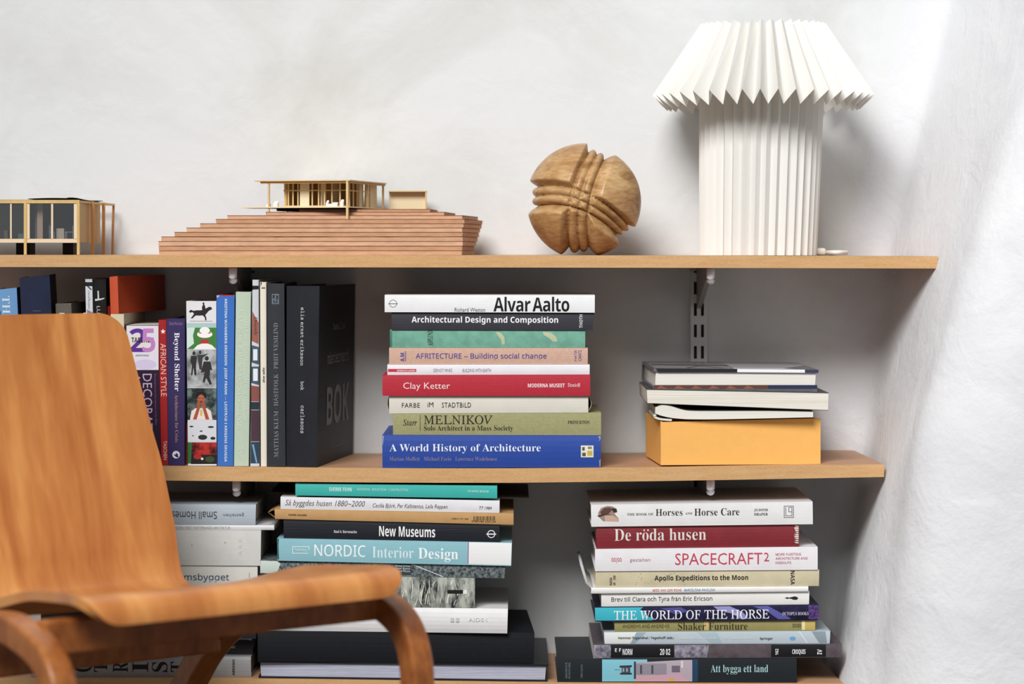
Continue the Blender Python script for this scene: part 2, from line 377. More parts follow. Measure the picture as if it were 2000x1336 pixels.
# standing row on the middle shelf
def stand(label, q, y, depth, cover, **k):
    k.setdefault('base', mid_t); return Book(label, q, y, depth, cover, stand=True, group=G1, **k)
b = stand('leaning pale blue book, leftmost upright book in view, behind the chair', [(-8, 566), (32.5, 562), (49, 905), (8, 907)], .02, .17, pp('6f9fcf'), yaw=8)
b.A(('27497f', [(-6, 620), (1.5, 606), (5, 700), (-4, 700)])).T('THE URBAN GRID', (9, 578, 24, 800), 'serif', 'd8e4ee', -90).done()
b = stand('tall wide navy book leaning beside the pale blue one', [(38, 543), (96.5, 537), (116, 905), (57, 908)], .012, .19, mat('1b2340', .5, .3, .1, 700, .2, 40), yaw=8)
b.A(('5a6378', [(64, 606.8), (80, 606.5), (80, 607.3), (64, 607.8)])).done()
b = stand('short woven grey book with pale capitals, right of the navy book', [(108.5, 593), (139, 592), (151, 907), (119, 907)], .03, .17, mat('6d665f', .7, .2, .3, 1200, .3, 500))
b.T('MAX', (117, 611, 127, 650), 'heavy', 'cfcfcb', -90).done()
stand('very thin white booklet between the grey book and black book', [(162.5, 611), (168, 611), (170, 907), (164, 907)], .03, .15, pp('d5d6d2'), soft=True).done()
b = stand('thin white and black book beside the black book with pale mark', [(166.5, 545), (180, 545), (187, 907), (175, 907)], .02, .18, pp('d3d6dc'))
b.A(('17181c', [(166.5, 551), (180.3, 551), (181, 559), (166.9, 559)]), ('17181c', [(170, 559), (172, 558), (180, 566), (177, 566)]), ('8f7a93', [(170, 604), (182, 611), (183, 640), (171, 640)])).T('exotheque', (171, 568, 177, 604), 'ital', '4b4e58', -90).done()
b = stand('black book with a pale T-shaped mark, beside the red-orange book', [(182, 546), (207, 545), (210, 907), (190, 907)], .022, .18, mat('15110f', .35, .4, 0, 1, .3, 30))
b.A(('c9cdd2', [(190.5, 568), (193, 568), (194, 586), (191, 586)]), ('c9cdd2', [(185.5, 584), (196, 583.2), (204, 581.6), (204, 583.6), (197, 586), (186, 588)])).T('LUCIAN', (189.5, 598, 196, 645), 'sans', 'c9cdd2', -90).done()
stand('narrow dark red book squeezed left of the cream book', [(209.5, 598), (214.5, 598), (218, 907), (213, 907)], .03, .17, pp('8f1f1d')).done()
cream = stand('cream book with a black script letter, under the upright red-orange book', [(216, 613.5), (241.8, 613), (246, 907), (221, 907)], .012, .2, pp('d9cdb2'))
cream.T('S', (229, 632, 238, 648), 'ital', '1c1a18', 90).done()
b = Book('large red-orange book standing on top of the cream book, side in shadow', [(213.8, 541), (229.5, 539), (232, 612.5), (216, 613)], .012, .22, pp('c4502e', .5), yaw=-9.2, stand=True, group=G1, prev=cream).done()
b = stand('thick dark purple book with a white panel and large violet numerals', [(246.5, 635), (309.6, 634.5), (314, 909), (252, 909)], .01, .17, pp('2a1530', .4), soft=True)
b.A(('dedbe4', [(247, 636), (309.4, 636), (309.8, 722.5), (247.8, 722.5)]), ('cfc6e2', ell(284, 712, 22, 10)), ('dedbd0', ell(270, 668, 20, 14)),)
b.T('2', (253, 641.5, 286, 687.5), 'heavy', '5a2f8e', 0).T('5', (278, 641.5, 303, 687.5), 'heavy', 'c07fc0', 0).T('TASCHEN', (257, 659, 300, 669), 'heavy', '150d24').T('anniversary', (265, 691, 291, 697), 'ital', '5a4a70')
b.T('DECORATIVE', (280, 730, 298, 873), 'sans', 'b9a5bd', -90).T('ART 50s', (259, 730, 275, 815), 'sans', 'b9a5bd', -90).T('Decorative arts and interiors of the fifties', (302.5, 730, 306, 830), 'sans', '7b5f84', -90).done()
b = stand('narrow red book with a white star at the top of its spine', [(309.8, 625), (324.8, 625), (328.5, 909), (315, 909)], .01, .17, pp('a32326', .4))
b.A(('f2efe9', [(318.6+r*math.sin(a), 647.5-r*math.cos(a)) for a, r in [(i*math.pi/5, 5.4 if i % 2 == 0 else 2.2) for i in range(10)]]))
b.T('AFRICAN STYLE', (314, 671, 325, 774), 'sans', 'e8b8ac', -90).T('TASCHEN', (319.5, 861, 326, 898), 'sans', 'ecd0c8', -90).done()
b = stand('dark violet book with bold white slab lettering beside the red book', [(325.3, 623), (361, 622), (360, 909), (329, 909)], .008, .17, pp('33295a', .5))
b.T('Beyond Shelter', (338.5, 649.5, 351, 764), 'serifb', 'eceaf2', -90).T('Architecture for Crisis', (342, 771, 348.5, 864), 'serif', 'b08b86', -90).T('Edited by Marie Aquilino', (331, 628.5, 357, 637), 'sans', '8f78a0')
b.A(('e8e6ee', ell(344, 888, 7.5, 7.5, 16)), ('33295a', ell(344, 888, 4.6, 4.6, 4)), ('e8e6ee', ell(341.5, 885, 3, 2.6)), ('33295a', ell(346.5, 891.5, 2.4, 2))).done()
stand('thin orange-red book set back between the violet and the picture-spined books', [(361, 826), (366, 826), (366.3, 908), (360.5, 908)], .03, .14, pp('b4482e')).done()
M_bw = mat('b8bcbe', .4, .3, 0, 1, .5, 60, col2='6f7477'); M_dkteal = mat('6d7d7a', .4, .3, 0, 1, .5, 90, col2='1f2a2b'); M_rose = mat('b8302c', .4, .3, 0, 1, .5, 110, col2='2a1414')
b = stand('wide book with a column of photographs on its spine, horse and rider on top', [(363.8, 588), (422.3, 588), (423, 908), (367.3, 908)], .006, .17, pp('e2e2e6'))
horse = [(369, 608), (373, 605), (378, 607), (384, 606), (392, 606), (398, 605), (403, 602), (409, 599), (413, 600), (414.5, 604), (410, 606), (407, 608), (404, 612), (401, 615), (403, 620), (403.5, 625.5), (401, 626), (400, 620), (396, 616), (388, 616.5), (383, 616), (379, 619), (376, 622), (372.5, 621.5), (376, 617.5), (379, 613), (376, 609.5), (371, 611)]
b.A(('231f24', horse), ('231f24', [(395, 606), (394.5, 600), (397, 594), (399, 594), (401, 599), (401.5, 605)]), ('231f24', ell(397.6, 592.5, 1.8, 2)), ('6b4a4a', rc(371, 627, 415, 627.7)),
    ('a9c8c6', [(364.5, 631), (422, 631), (422, 640), (364.6, 640)]), ('3d7f3a', [(364.6, 640), (422.2, 640), (422.3, 682), (365, 682)]), ('cfe3dd', [(365, 640), (381, 640), (377, 655), (379, 671), (365, 682)]),
    ('f1efef', [(378, 682), (386, 674), (400, 669), (414, 674), (422, 682)]), ('b0392f', rc(391, 663, 408, 671)), ('f4f2f1', ell(400, 653, 15, 7)), ('a85a44', rc(389, 648, 411, 651.5)), ('f4f2f1', ell(400, 645.5, 10, 7)),
    (M_bw, [(365, 683), (422.4, 683), (422.6, 757), (365.8, 757)]), ('2d2b2d', ell(379, 690, 3, 4)), ('2d2b2d', [(373, 695), (385, 695), (383, 715), (384, 733), (380, 733), (378, 718), (376, 733), (373, 733), (375, 714), (372, 706)]),
    ('3b393b', ell(391, 688, 2.6, 3.6)), ('3b393b', [(386, 693), (396, 693), (408, 690), (396, 699), (394, 722), (390, 722), (387, 706)]),
    ('2d2b2d', ell(404, 700, 4, 4.5)), ('2d2b2d', [(398, 706), (411, 706), (415, 724), (411, 722), (409, 735), (414, 750), (410, 752), (403, 738), (399, 748), (396, 746), (400, 726), (392, 728)]),
    (M_dkteal, [(365.8, 758), (422.6, 758), (422.7, 820), (366.3, 820)]), ('e8d8d4', [(371, 820), (374, 803), (382, 797), (405, 797), (412, 803), (415, 820)]), ('1e1512', ell(393, 772.5, 11, 8)), ('b0624a', ell(393, 780, 7, 9.5)), ('7a3426', ell(393, 785, 2.4, 3)), ('3a1e18', rc(388, 777, 391.5, 778.4)), ('3a1e18', rc(394.5, 777, 398, 778.4)),
    ('a4523a', [(377, 819), (384, 819.5), (390.5, 798), (391, 783), (388.5, 781), (385, 786), (384, 799)]), ('a4523a', [(409, 819), (402, 819.5), (396, 798), (395, 783), (397.5, 781), (401, 786), (402.5, 799)]), ('c9b24e', rc(391.5, 800, 395, 812)),
    ('d3d6dc', [(366.4, 821), (422.7, 821), (422.8, 863), (366.8, 863)]), ('34363e', ell(374, 833, 4, 1.6)), ('34363e', ell(412, 834, 6, 2)), ('34363e', ell(393, 842, 3, 1.4)), ('2a2c30', ell(396, 854, 9, 5)), ('2a2c30', ell(416, 856, 5, 3)), ('43464e', ell(377, 851, 2, 1)),
    (M_rose, [(366.8, 864), (422.8, 864), (423, 888), (367.1, 888)]), ('2e6a3a', [(366.9, 864), (375, 864), (373, 905), (367.1, 905)]), ('201c1c', [(374, 888), (423, 888), (423, 906), (373, 906)]), ('3a4a2c', ell(410, 897, 9, 6)), ('a62a2a', ell(386, 892, 8, 5)), ('e8e4dc', ell(395, 896, 2.5, 2.5))).done()
b = stand('bright blue book with white capitals running down its spine', [(423, 576.5), (458, 576.5), (455.5, 909), (425, 909)], .006, .18, pp('3a70c0', .4))
b.A(('b03038', [(428, 575.8), (456, 575.8), (455, 578.5), (446, 577.8), (436, 579)]), ('c8b8c0', [(423, 577), (429, 577), (427, 580), (423.5, 581.5)]))
b.T('KRISTINA WÅNGBERG-ERIKSSON  JOSEF FRANK — LIVSTRÅD I KRIGENS SKUGGA', (437.5, 584, 445, 902), 'bold', 'dbe6f4', -90).done()
b = stand('pale mint green book with faint white lettering', [(460.8, 570), (490, 570), (485.5, 909), (457, 909)], .008, .19, pp('bccdb9', .45))
b.T('HEM I SVERIGE UTSTÄLLNINGAR OCH FÖREBILDER', (477, 620, 484, 824), 'sans', 'dbe6d8', -90).T('NYA TIDENS HEM: EN ARKITEKTURHISTORIA I HUVUDSTADEN', (465, 606, 472, 838), 'sans', 'dbe6d8', -90).T('ARKITEKTUR', (464, 875, 469, 895), 'sans', 'e2ece0', -90).T('MUSEET', (471, 873, 476, 897), 'sans', 'e2ece0', -90).done()
b = stand('thin glossy book with windows and brickwork pictured on its spine', [(493.3, 546.5), (505, 546.5), (506.5, 908), (489, 908)], .008, .19, pp('cdd1d6', .3))
b.A(('16171b', [(493, 558), (505, 558), (505, 565), (493, 566)]), ('9c5f52', [(493, 608), (505, 630), (505, 672), (491.8, 666)]), ('3f5a6e', [(492, 674), (505.5, 678), (505.6, 712), (491, 708)]), ('dfe6ec', rc(494.5, 682, 503, 704)), ('3f5a6e', [(491, 716), (505.7, 716), (505.8, 752), (491, 748)]), ('e6e9ec', rc(494.5, 720, 503.5, 744)),
    ('8b4f4a', [(491, 753), (505.8, 755), (506, 784), (490.5, 784)]), ('27323c', [(490.5, 785), (506, 785), (506, 800), (490.4, 800)]), ('4b3340', [(490.4, 801), (506.2, 801), (506.3, 862), (490, 862)]), ('2c4257', [(490, 863), (506.3, 863), (506.4, 905), (489.4, 905)]), ('7aa0ba', [(492, 868), (496, 868), (503, 904), (500, 904)])).T('Drumly', (495, 618, 503, 655), 'ital', '2b2024', -90).done()
b = stand('thin ivory book beside the tall dark grey book', [(508, 551), (520, 551), (521, 909), (509.6, 909)], .008, .19, pp('e6e0d0', .5))
b.T('alvar aalto', (512.5, 718, 517, 747), 'bold', '2d2b28', 90).A(('3a3835', [(509, 551.5), (512, 552), (509.5, 560)]), ('6d6a64', rc(511, 561, 518, 564))).done()
b = stand('tall charcoal book with dim lettering left of the thick black book', [(522, 553), (555, 554), (557.8, 909), (522, 909)], .006, .2, mat('2f3237', .5, .3, .15, 800, .15, 60))
b.T('MATTIAS KLUM · HÄSTFOLK · PRIIT VESILIND', (533, 631, 543.5, 893), 'serif', '80858b', 90).A(('66727c', rc(531, 574, 545, 594)), ('2f3237', rc(532.5, 576, 537, 583)), ('2f3237', rc(539, 577, 543.5, 585)), ('2f3237', rc(534, 586, 542, 592)), ('5f6c78', rc(536.5, 578, 539.5, 591))).done()
b = stand('thick black book at the right end of the row, its cover visible', [(560, 558.5), (624, 558.5), (618.5, 911), (558.8, 910)], .006, .235, mat('1a1d26', .5, .3, .15, 900, .25, 30), yaw=-8.6, name='book')
b.T('elis ernst eriksson', (587.5, 600.5, 594.5, 714), 'mono', 'c9ccd0', -90).T('bok', (587.5, 745, 594, 762), 'mono', 'c9ccd0', -90).T('carlssons', (587.5, 792, 595, 846), 'mono', 'c9ccd0', -90).done()
# lettering printed on the black book's right-hand cover
def cover_text(bk, items, col):
    TL, TR, BR, BL = bk.q
    for txt, sty, w0, w1, f0, f1 in items:
        V, Fc = text_geo(txt, sty); vs = []
        for p, q in V:
            w = w0+(w1-w0)*p; f = f0+(f1-f0)*q; u = BR[0]+(TR[0]-BR[0])*f; z = BR[1]+(TR[1]-BR[1])*f
            vs.append((u+.0004, w-bk.dd, z-bk.dz))
        mesh('cover_lettering', vs, Fc, mat(col, .6), bk.e)
cover_text(b, [('bealia', 'mono', .09, .165, .745, .785), ('mästerverk', 'mono', .055, .195, .555, .625), ('BOK', 'heavy', .055, .20, .21, .43), ('carlssons', 'sans', .095, .16, .075, .088)], '85898c')

# stack in the middle of the middle shelf
G2 = 'books stacked flat in the middle of the middle shelf'
y0 = .006
b9 = Book('thick royal blue book at the bottom of the middle-shelf stack', [(746.5, 850), (1173.5, 851), (1173, 913.5), (747, 913.5)], .004, .19, pp('2b4a9e', .42), bulge=.002, group=G2, base=mid_t)
b9.T('A World History of Architecture', (761, 867, 1056, 885.5), 'serif', 'e6ecf6').T('Marian Moffett   Michael Fazio   Lawrence Wodehouse', (761, 892, 971, 900), 'serif', '8f86a8')
b9.A(('e4e2cf', rc(1134.5, 870, 1159, 893)), ('5a5648', rc(1137, 884, 1144, 891)), ('8a8570', rc(1148, 872, 1156, 877)), ('c9b24e', rc(1147, 880, 1157, 890)), ('5a5648', rc(1137, 873, 1142, 880)), ('8f98b8', [(1168, 852), (1173, 852), (1172.5, 858), (1169.5, 862), (1171, 857)]), ('8f98b8', [(1170, 900), (1173, 896), (1172.8, 912), (1171, 912)]), ('7f8cba', [(747, 851), (750, 851), (748.5, 866), (747, 870)])).done()
b8 = Book('sage green cloth book with large black serif title, second from the bottom', [(767.6, 808), (1174, 806), (1174, 849), (767.6, 849)], .008, .18, cl('a19f73'), group=G2, prev=b9)
b8.T('MELNIKOV', (828, 811, 962, 828.5), 'caps', '26261e').T('Solo Architect in a Mass Society', (828, 831, 1002, 843.5), 'serif', '26261e').T('Starr', (787, 819, 814.5, 831), 'ital', '26261e').T('PRINCETON', (1109, 821.5, 1151.5, 827.5), 'serifb', '3a392c').A(('33332a', rc(820, 810, 821, 842))).done()
b7 = Book('off-white book with hand-lettered black title between the red and the sage books', [(760, 773), (1149, 773), (1149, 807), (760, 807)], .009, .19, pp('d9d6cb', .5), group=G2, prev=b8, soft=True)
b7.T('FARBE', (785, 787, 820, 796), 'soft', '1b1b1b', sp=1.1).T('iM', (835, 785.5, 846.5, 795), 'soft', '1b1b1b').T('STADTBiLD', (863, 786, 920, 796), 'soft', '1b1b1b', sp=1.1)
b7.done()
TLc = b7.q
def jacket(bk, x0, x1, m, w0=.004, w1=None):
    """loose jacket flaps sticking out past the ends"""
    for sgn, xa in ((-1, x0), (1, x1)):
        T_, B_ = (bk.q[0], bk.q[3]) if sgn < 0 else (bk.q[1], bk.q[2])
        ua = bk.p2l(xa, 790)[0]; n = 6; vs = []
        for i in range(n+1):
            f = i/n; bend = math.sin(f*math.pi)*.6
            for w in (w0, .16): vs.append((T_[0]+(ua-T_[0])*bend if 0 < i < n else T_[0], w-bk.dd, B_[1]+(T_[1]-B_[1])*f-bk.dz))
        fs = [(2*i, 2*i+1, 2*i+3, 2*i+2) for i in range(n)]
        o = mesh('jacket_flap', vs, fs, m, bk.e, smooth=True); md = o.modifiers.new('s', 'SOLIDIFY'); md.thickness = .0005
jacket(b7, 753, 1160, pp('b9b29c', .6))
b6 = Book('red cloth book with thin white title across its spine', [(747, 733), (1152.7, 732), (1152.7, 772.5), (747, 772.7)], .004, .18, mat('b62c3c', .5, .3, .15, 1100, .06, 200), group=G2, prev=b7)
b6.T('Clay Ketter', (787.5, 747, 879, 763.5), 'sans', 'f2d6d6').T('MODERNA MUSEET', (1031, 749, 1103, 756.5), 'bold', 'f2e2e2').T('Steidl', (1109, 748, 1132.5, 755.5), 'sans', 'f2d6d6').done()
b5 = Book('thin glossy white book with a red label, on top of the red cloth book', [(756.6, 712.3), (1151.6, 712), (1151.6, 732), (756.6, 732.7)], .006, .2, pp('e8e7ec', .3), group=G2, prev=b6, soft=True)
b5.A(('c4384a', [(758, 720.5), (813, 720.5), (813, 726.5), (758, 726.5)])).T('BIRKHÄUSER', (776, 721.5, 811, 725.5), 'bold', 'ecdadc').T('GERNOT MINKE', (846, 720, 883, 726.5), 'sans', '8d8c92').T('BUILDING WITH EARTH', (903.5, 720, 959, 726.5), 'sans', '8d8c92').done()
b4 = Book('pinkish beige cloth book with blue lettering on its spine', [(760, 679.5), (1148, 679.5), (1148, 712), (760, 712)], .008, .17, cl('cfab98'), group=G2, prev=b5)
b4.T('AFRITECTURE – Building social change', (812, 689.5, 1067.5, 703.5), 'semi', '453a92').T('A.M.', (782, 687, 790, 706), 'heavy', '453a92', 90).A(('453a92', rc(791.5, 686, 792.8, 706))).T('HATJE', (1122, 683.5, 1127.5, 705), 'sans', '453a92', 90).T('CANTZ', (1129.5, 683.5, 1135.5, 705), 'sans', '453a92', 90).done()
b3 = Book('worn green cloth book with pale scuffs near the top of its stack', [(761.6, 644.5), (1143, 645.5), (1143, 679), (762, 679.3)], .010, .17, mat('76b09c', .6, .2, .35, 900, .2, 60), group=G2, prev=b4)
b3.A(('b9bf9c', [(968, 648), (978, 650), (985, 658), (986, 672), (980, 673), (979, 664), (973, 656)]), ('b9bf9c', [(1060, 648), (1076, 650), (1086, 658), (1089, 667), (1080, 667), (1072, 660), (1062, 654)]), ('3f7a66', rc(762, 645.5, 766, 678))).T('ASPLUND', (835, 645.5, 845.5, 675), 'serifb', '26352e', 90).done()
b2 = Book('charcoal book with bold white title, second from the top of its stack', [(764.9, 610), (1160.4, 611), (1158, 645), (764.9, 643.3)], .008, .2, mat('37373f', .5, .3, .05, 900, .08, 90), group=G2, prev=b3)
b2.T('Architectural Design and Composition', (804, 618, 1090, 634), 'heavy', 'eeeef2').T('THOTH', (1131.5, 614, 1138, 640.5), 'heavy', 'd8d8dc', 90).done()
b1 = Book('white book with a large bold black title, top of the middle-shelf stack', [(751.3, 576), (1161.8, 576.3), (1161.5, 610.9), (751.3, 609.7)], .004, .2, pp('eceef0', .35), group=G2, prev=b2)
b1.T('Alvar', (963.8, 579.6, 1036, 608.7), 'heavy', '17171a', sp=.93).T('Aalto', (1040, 579.6, 1112, 608.7), 'heavy', '17171a', sp=.93).T('Richard Weston', (888, 601, 947.7, 608.8), 'sans', '6b6b70')
b1.A(*[('2b2b2e', [(767.8+r1*math.cos(a), 593+r1*math.sin(a)), (767.8+7.6*math.cos(a), 593+7.6*math.sin(a)), (767.8+7.6*math.cos(c_), 593+7.6*math.sin(c_)), (767.8+r1*math.cos(c_), 593+r1*math.sin(c_))]) for r1 in (6.7,) for a, c_ in [(i*math.pi/8, (i+1)*math.pi/8) for i in range(16)]], ('2b2b2e', rc(758.5, 592.5, 777, 593.6))).done()

# orange box with books
qb = [(1290.6, 824), (1605.5, 818.5), (1606, 906), (1290.6, 911.5)]
class Q: pass
def orange_box():
    a = at(1290.6, 911, .006); w = .2262; yaw = math.radians(4.5); dp = .155; h = .0622; t = .0022
    e = empty('orange_box', (a.x, a.y, interp(mid_t, .3)+.0012), 'open orange cardboard box on the middle shelf, books piled on it', 'box', None, yaw)
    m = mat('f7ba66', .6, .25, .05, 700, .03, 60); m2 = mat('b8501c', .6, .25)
    MB().hexa([(0, 0, 0), (w, 0, 0), (w, t, 0), (0, t, 0), (0, 0, h-.002), (w, 0, h+.002), (w, t, h+.002), (0, t, h-.002)]).build('front_panel', m, e)
    MB().box(0, t, t, dp, 0, h-.001).build('side_panel', m, e); MB().box(w-t, w, t, dp, 0, h).build('side_panel', m, e)
    MB().box(0, w, dp, dp+t, 0, h).build('back_panel', m, e); MB().box(t, w-t, t, dp, 0, t).build('bottom_panel', m, e)
    return e, h
ob, bh = orange_box()
G3 = 'books piled on the orange box'
def curved_mag():
    e = empty('magazine', at(1440, 820, .09), 'bent white magazine lying across the top of the orange box, left end curling up', 'magazine', G3); off = Vector(e.location)
    top = [(1280, 795), (1292, 791), (1310, 793), (1330, 799), (1350, 802), (1400, 802.5), (1500, 802.5), (1588, 804)]
    bot = [(1280, 808), (1292, 812), (1310, 816), (1330, 818), (1350, 819), (1400, 819), (1500, 817), (1588, 815)]
    T_ = crom([(x, y, 0) for x, y in top], 4); B_ = crom([(x, y, 0) for x, y in bot], 4); vs = []; fs = []
    for yy in (.004, .15):
        for p in T_: vs.append(at(p.x, p.y, .004)+Vector((0, yy-.004, 0))-off)
        for p in B_: vs.append(at(p.x, p.y, .004)+Vector((0, yy-.004, 0))-off)
    n = len(T_)
    for i in range(n-1):
        fs += [(i, i+1, n+i+1, n+i), (2*n+i, 2*n+i+1, 3*n+i+1, 3*n+i), (i, i+1, 2*n+i+1, 2*n+i), (n+i, n+i+1, 3*n+i+1, 3*n+i)]
    fs += [(0, n, 3*n, 2*n), (n-1, 2*n-1, 4*n-1, 3*n-1)]
    mesh('pages', vs, fs, mat('e8e5dc', .6, .2, 0, 1, .08, 9, (1, 1, 60)), e)
    vs = []; 
    for yy in (.003, .152):
        for k, p in enumerate(T_): vs.append(at(p.x-(1.5 if k == 0 else 0), p.y-.6, .003)+Vector((0, yy-.003, 0))-off)
    o = mesh('cover', vs, [(i, i+1, n+i+1, n+i) for i in range(n-1)], mat('2a2a22', .4), e); md = o.modifiers.new('s', 'SOLIDIFY'); md.thickness = .0006; md.offset = 1
    vs = []; lp = crom([(1280, 809, 0), (1276, 813, 0), (1280, 817.5, 0), (1292, 821, 0), (1312, 822.5, 0)], 4)
    for yy in (.006, .12):
        for p in lp: vs.append(at(p.x, p.y, .006)+Vector((0, yy-.006, 0))-off)
    n = len(lp); o = mesh('loose_leaf', vs, [(i, i+1, n+i+1, n+i) for i in range(n-1)], mat('dedbd2', .6), e); md = o.modifiers.new('s', 'SOLIDIFY'); md.thickness = .0028; md.offset = -1
curved_mag()
c2 = Book('white-edged magazine with sagging page block, between the bent magazine and the grey top book', [(1263, 760.5), (1618.5, 767), (1617.6, 802), (1264.5, 788)], .002, .2, mat('4a4a4c', .35), fore=True, soft=True, bulge=0, group=G3, pages=M_pg_h).done()
c1 = Book('large grey-jacketed art book, topmost on the orange box', [(1277, 720), (1599, 722.5), (1596, 760), (1275, 760)], .004, .225, mat('77777a', .3, .4, 0, 1, .5, 14, (1, 1, 1), col2='55555c'), fore=True, group=G3, prev=c2, yaw=1, bulge=.001, board=.0042, pages=mat('e9e6df', .6, .2, 0, 1, .08, 9, (1, 1, 60)))
c1.A(('22242c', [(1281, 720), (1440, 720.8), (1440, 727), (1285, 727)]), ('f0f0f4', [(1440, 720.8), (1572, 722), (1572, 728), (1440, 727)]), ('3a3c58', [(1572, 722), (1599, 722.5), (1598, 728.5), (1572, 728)]))
c1.A(('5f3f38', [(1278, 752), (1500, 752), (1500, 759.5), (1276, 759.5)]), ('2b3350', [(1500, 752), (1596, 752), (1596, 759.5), (1500, 759.5)]))
c1.A(*[('8f5a48', [(1290+i*34, 753), (1304+i*34, 759), (1282+i*34, 759)]) for i in range(6)])
c1.done()
# printed shapes on the top cover
def top_print(bk, polys):
    TL, TR = bk.q[0], bk.q[1]; vs = []; fs = []; mi = []; ms = []
    for n, (col, poly) in enumerate(polys):
        k = len(vs)
        for l, w in poly: vs.append((TL[0]+(TR[0]-TL[0])*l, w-bk.dd, TL[1]+(TR[1]-TL[1])*l-bk.dz+.0003+n*.00006))
        fs.append(tuple(range(k, len(vs)))); m = mat(col, .3, .4)
        if m not in ms: ms.append(m)
        mi.append(ms.index(m))
    mesh('cover_picture', vs, fs, ms, bk.e, mi=mi)
top_print(c1, [('8c8c8a', [(.01, .003), (.62, .003), (.55, .22), (.01, .22)]), ('a8a8ac', [(.5, .003), (.75, .003), (.99, .12), (.99, .22), (.5, .22)]), ('3c3c40', [(.02, .10), (.5, .09), (.5, .12), (.02, .13)]), ('e8e8ee', [(.49, .002), (.86, .002), (.80, .03), (.49, .03)]), ('26262c', [(.2, .02), (.3, .08), (.31, .08), (.22, .02)]), ('26262c', [(.42, .02), (.3, .08), (.31, .08), (.44, .02)])])

# bottom shelf: middle stack
G4 = 'books stacked flat in the middle of the bottom shelf'
pale = lambda c='e6e5e6': pp(c, .45, .05)
d10 = Book('big black-covered album with grey page edges facing out, bottom of the central lowest stack', [(503, 1290.5), (1071.6, 1298), (1069, 1329), (505, 1325)], .006, .235, mat('17181d', .35, .4), fore=True, group=G4, base=bot_t, pages=M_pg_b, board=.0022, bulge=.001).done()
d9 = Book('very thick plain black book resting on the grey-edged album', [(503.4, 1233), (1044, 1236), (1042, 1294.5), (503.4, 1288)], .008, .22, mat('14161c', .65, .25, .2, 900, .15, 120), group=G4, prev=d10, yaw=2.5, bulge=.0015).done()
d8 = Book('thick white book with rounded spine end and faint marks, on the black book', [(505, 1183), (992, 1189), (990.7, 1234), (505, 1231)], .006, .215, pale(), group=G4, prev=d9, bulge=.003)
d8.T('■ ■', (880, 1206, 897, 1214), 'sans', 'c6c5c8').T('AIDS·I', (915, 1206, 951, 1213), 'sans', 'd2d1d4').done()
M_rope = mat('b4b8ae', .5, .3, 0, 1, .7, 90, (1.0, 1, .35), col2='23282b'); M_stone = mat('7d8788', .5, .3, 0, 1, .7, 240, col2='2b3236')
d7 = Book('book with frayed pale rope pictured on its spine', [(520, 1122), (927.7, 1129.3), (927.7, 1190), (520, 1185)], .006, .10, M_rope, group=G4, prev=d8)
strands = []
rr = random.Random(3)
for i in range(70):
    x = 700+rr.random()*222; yb = 1140+rr.random()*44; w = rr.uniform(.5, 1.6); dx = rr.uniform(-9, 9); h = rr.uniform(10, 36); y1 = max(1133, yb-h)
    strands.append((rr.choice(('f4f3e4', 'e2e2d4', 'c9cfc8', 'fbf9ec')), [(x, yb), (x+w, yb), (x+dx*.4+w*.8, (y1+yb)/2), (x+dx+w*.5, y1), (x+dx, y1), (x+dx*.3, (y1+yb)/2)]))
d7.A(*strands[:60]).A(('17191b', rc(874, 1152, 904, 1159)), ('e8e6e0', rc(905, 1152, 912, 1160))).T('BIRKHÄUSER', (876, 1153.5, 902, 1157.5), 'semi', 'd8d8d2').done()
d6 = Book('dark stone-textured book with a magenta title behind the chair seat', [(508, 1094), (987, 1105), (985, 1129), (508, 1122)], .008, .2, M_stone, group=G4, prev=d7, soft=True)
d6.A(('c8d4cc', [(508.5, 1095), (541, 1096), (548, 1100), (541, 1120), (508.5, 1119)]), ('dfe3e6', [(803, 1102), (806, 1102), (868, 1126.5), (864, 1126.5)]), ('3a4448', rc(770, 1101, 803, 1123))).T('Between earth and order', (640, 1101, 766, 1117), 'serifb', 'b8559a').T('Michael Arrhen', (772, 1103, 801, 1107), 'sans', 'd8dcdc').T('Xavier Buxton', (772, 1108, 801, 1112), 'sans', 'd8dcdc').T('Manuel Maoux', (772, 1113, 801, 1117), 'sans', 'd8dcdc').done()
d5 = Book('pale aqua book with white title and a white block at its right end', [(541.3, 1051.4), (1000, 1060), (998.4, 1104.5), (542, 1094)], .004, .2, pp('8fc0cb', .4), group=G4, prev=d6)
d5.A(('eceded', [(916, 1059), (999.3, 1060.6), (998, 1103.8), (915, 1101.8)]), ('a04a86', [(914, 1059), (915.5, 1059), (914.8, 1101.5), (913.4, 1101.5)]), ('2c5a50', [(541.5, 1052), (545, 1052), (544, 1064), (545, 1092), (542.2, 1093)]))
d5.T('NORDIC', (614, 1064, 714, 1087), 'semi', 'eef6f8').T('Interior', (727, 1068, 808, 1090), 'serif', 'd8eaee').T('Design', (817, 1070.5, 895, 1098), 'serifb', 'eef6f8')
for p in (rc(572, 1067, 604, 1068.2), rc(570.5, 1080, 602, 1081.2), rc(571, 1067, 572.2, 1081), rc(603, 1068, 604.2, 1074)): d5.A(('e4f0f2', p))
d5.T('Publishing', (576, 1071, 599, 1077.5), 'sans', 'e4f0f2').done()
d4 = Book('black ribbed book with white title, above the pale aqua book', [(554, 1014), (976, 1024.5), (976, 1060), (554, 1051)], .006, .21, mat('1e2129', .5, .3, .3, 260, .12, 40, (.05, 1, 3)), group=G4, prev=d5)
d4.T('New Museums', (740.5, 1028.5, 850, 1048.5), 'heavy', 'eef0f2').T('Raul A. Barreneche', (652.5, 1035.5, 697, 1041), 'bold', 'd4d6da')
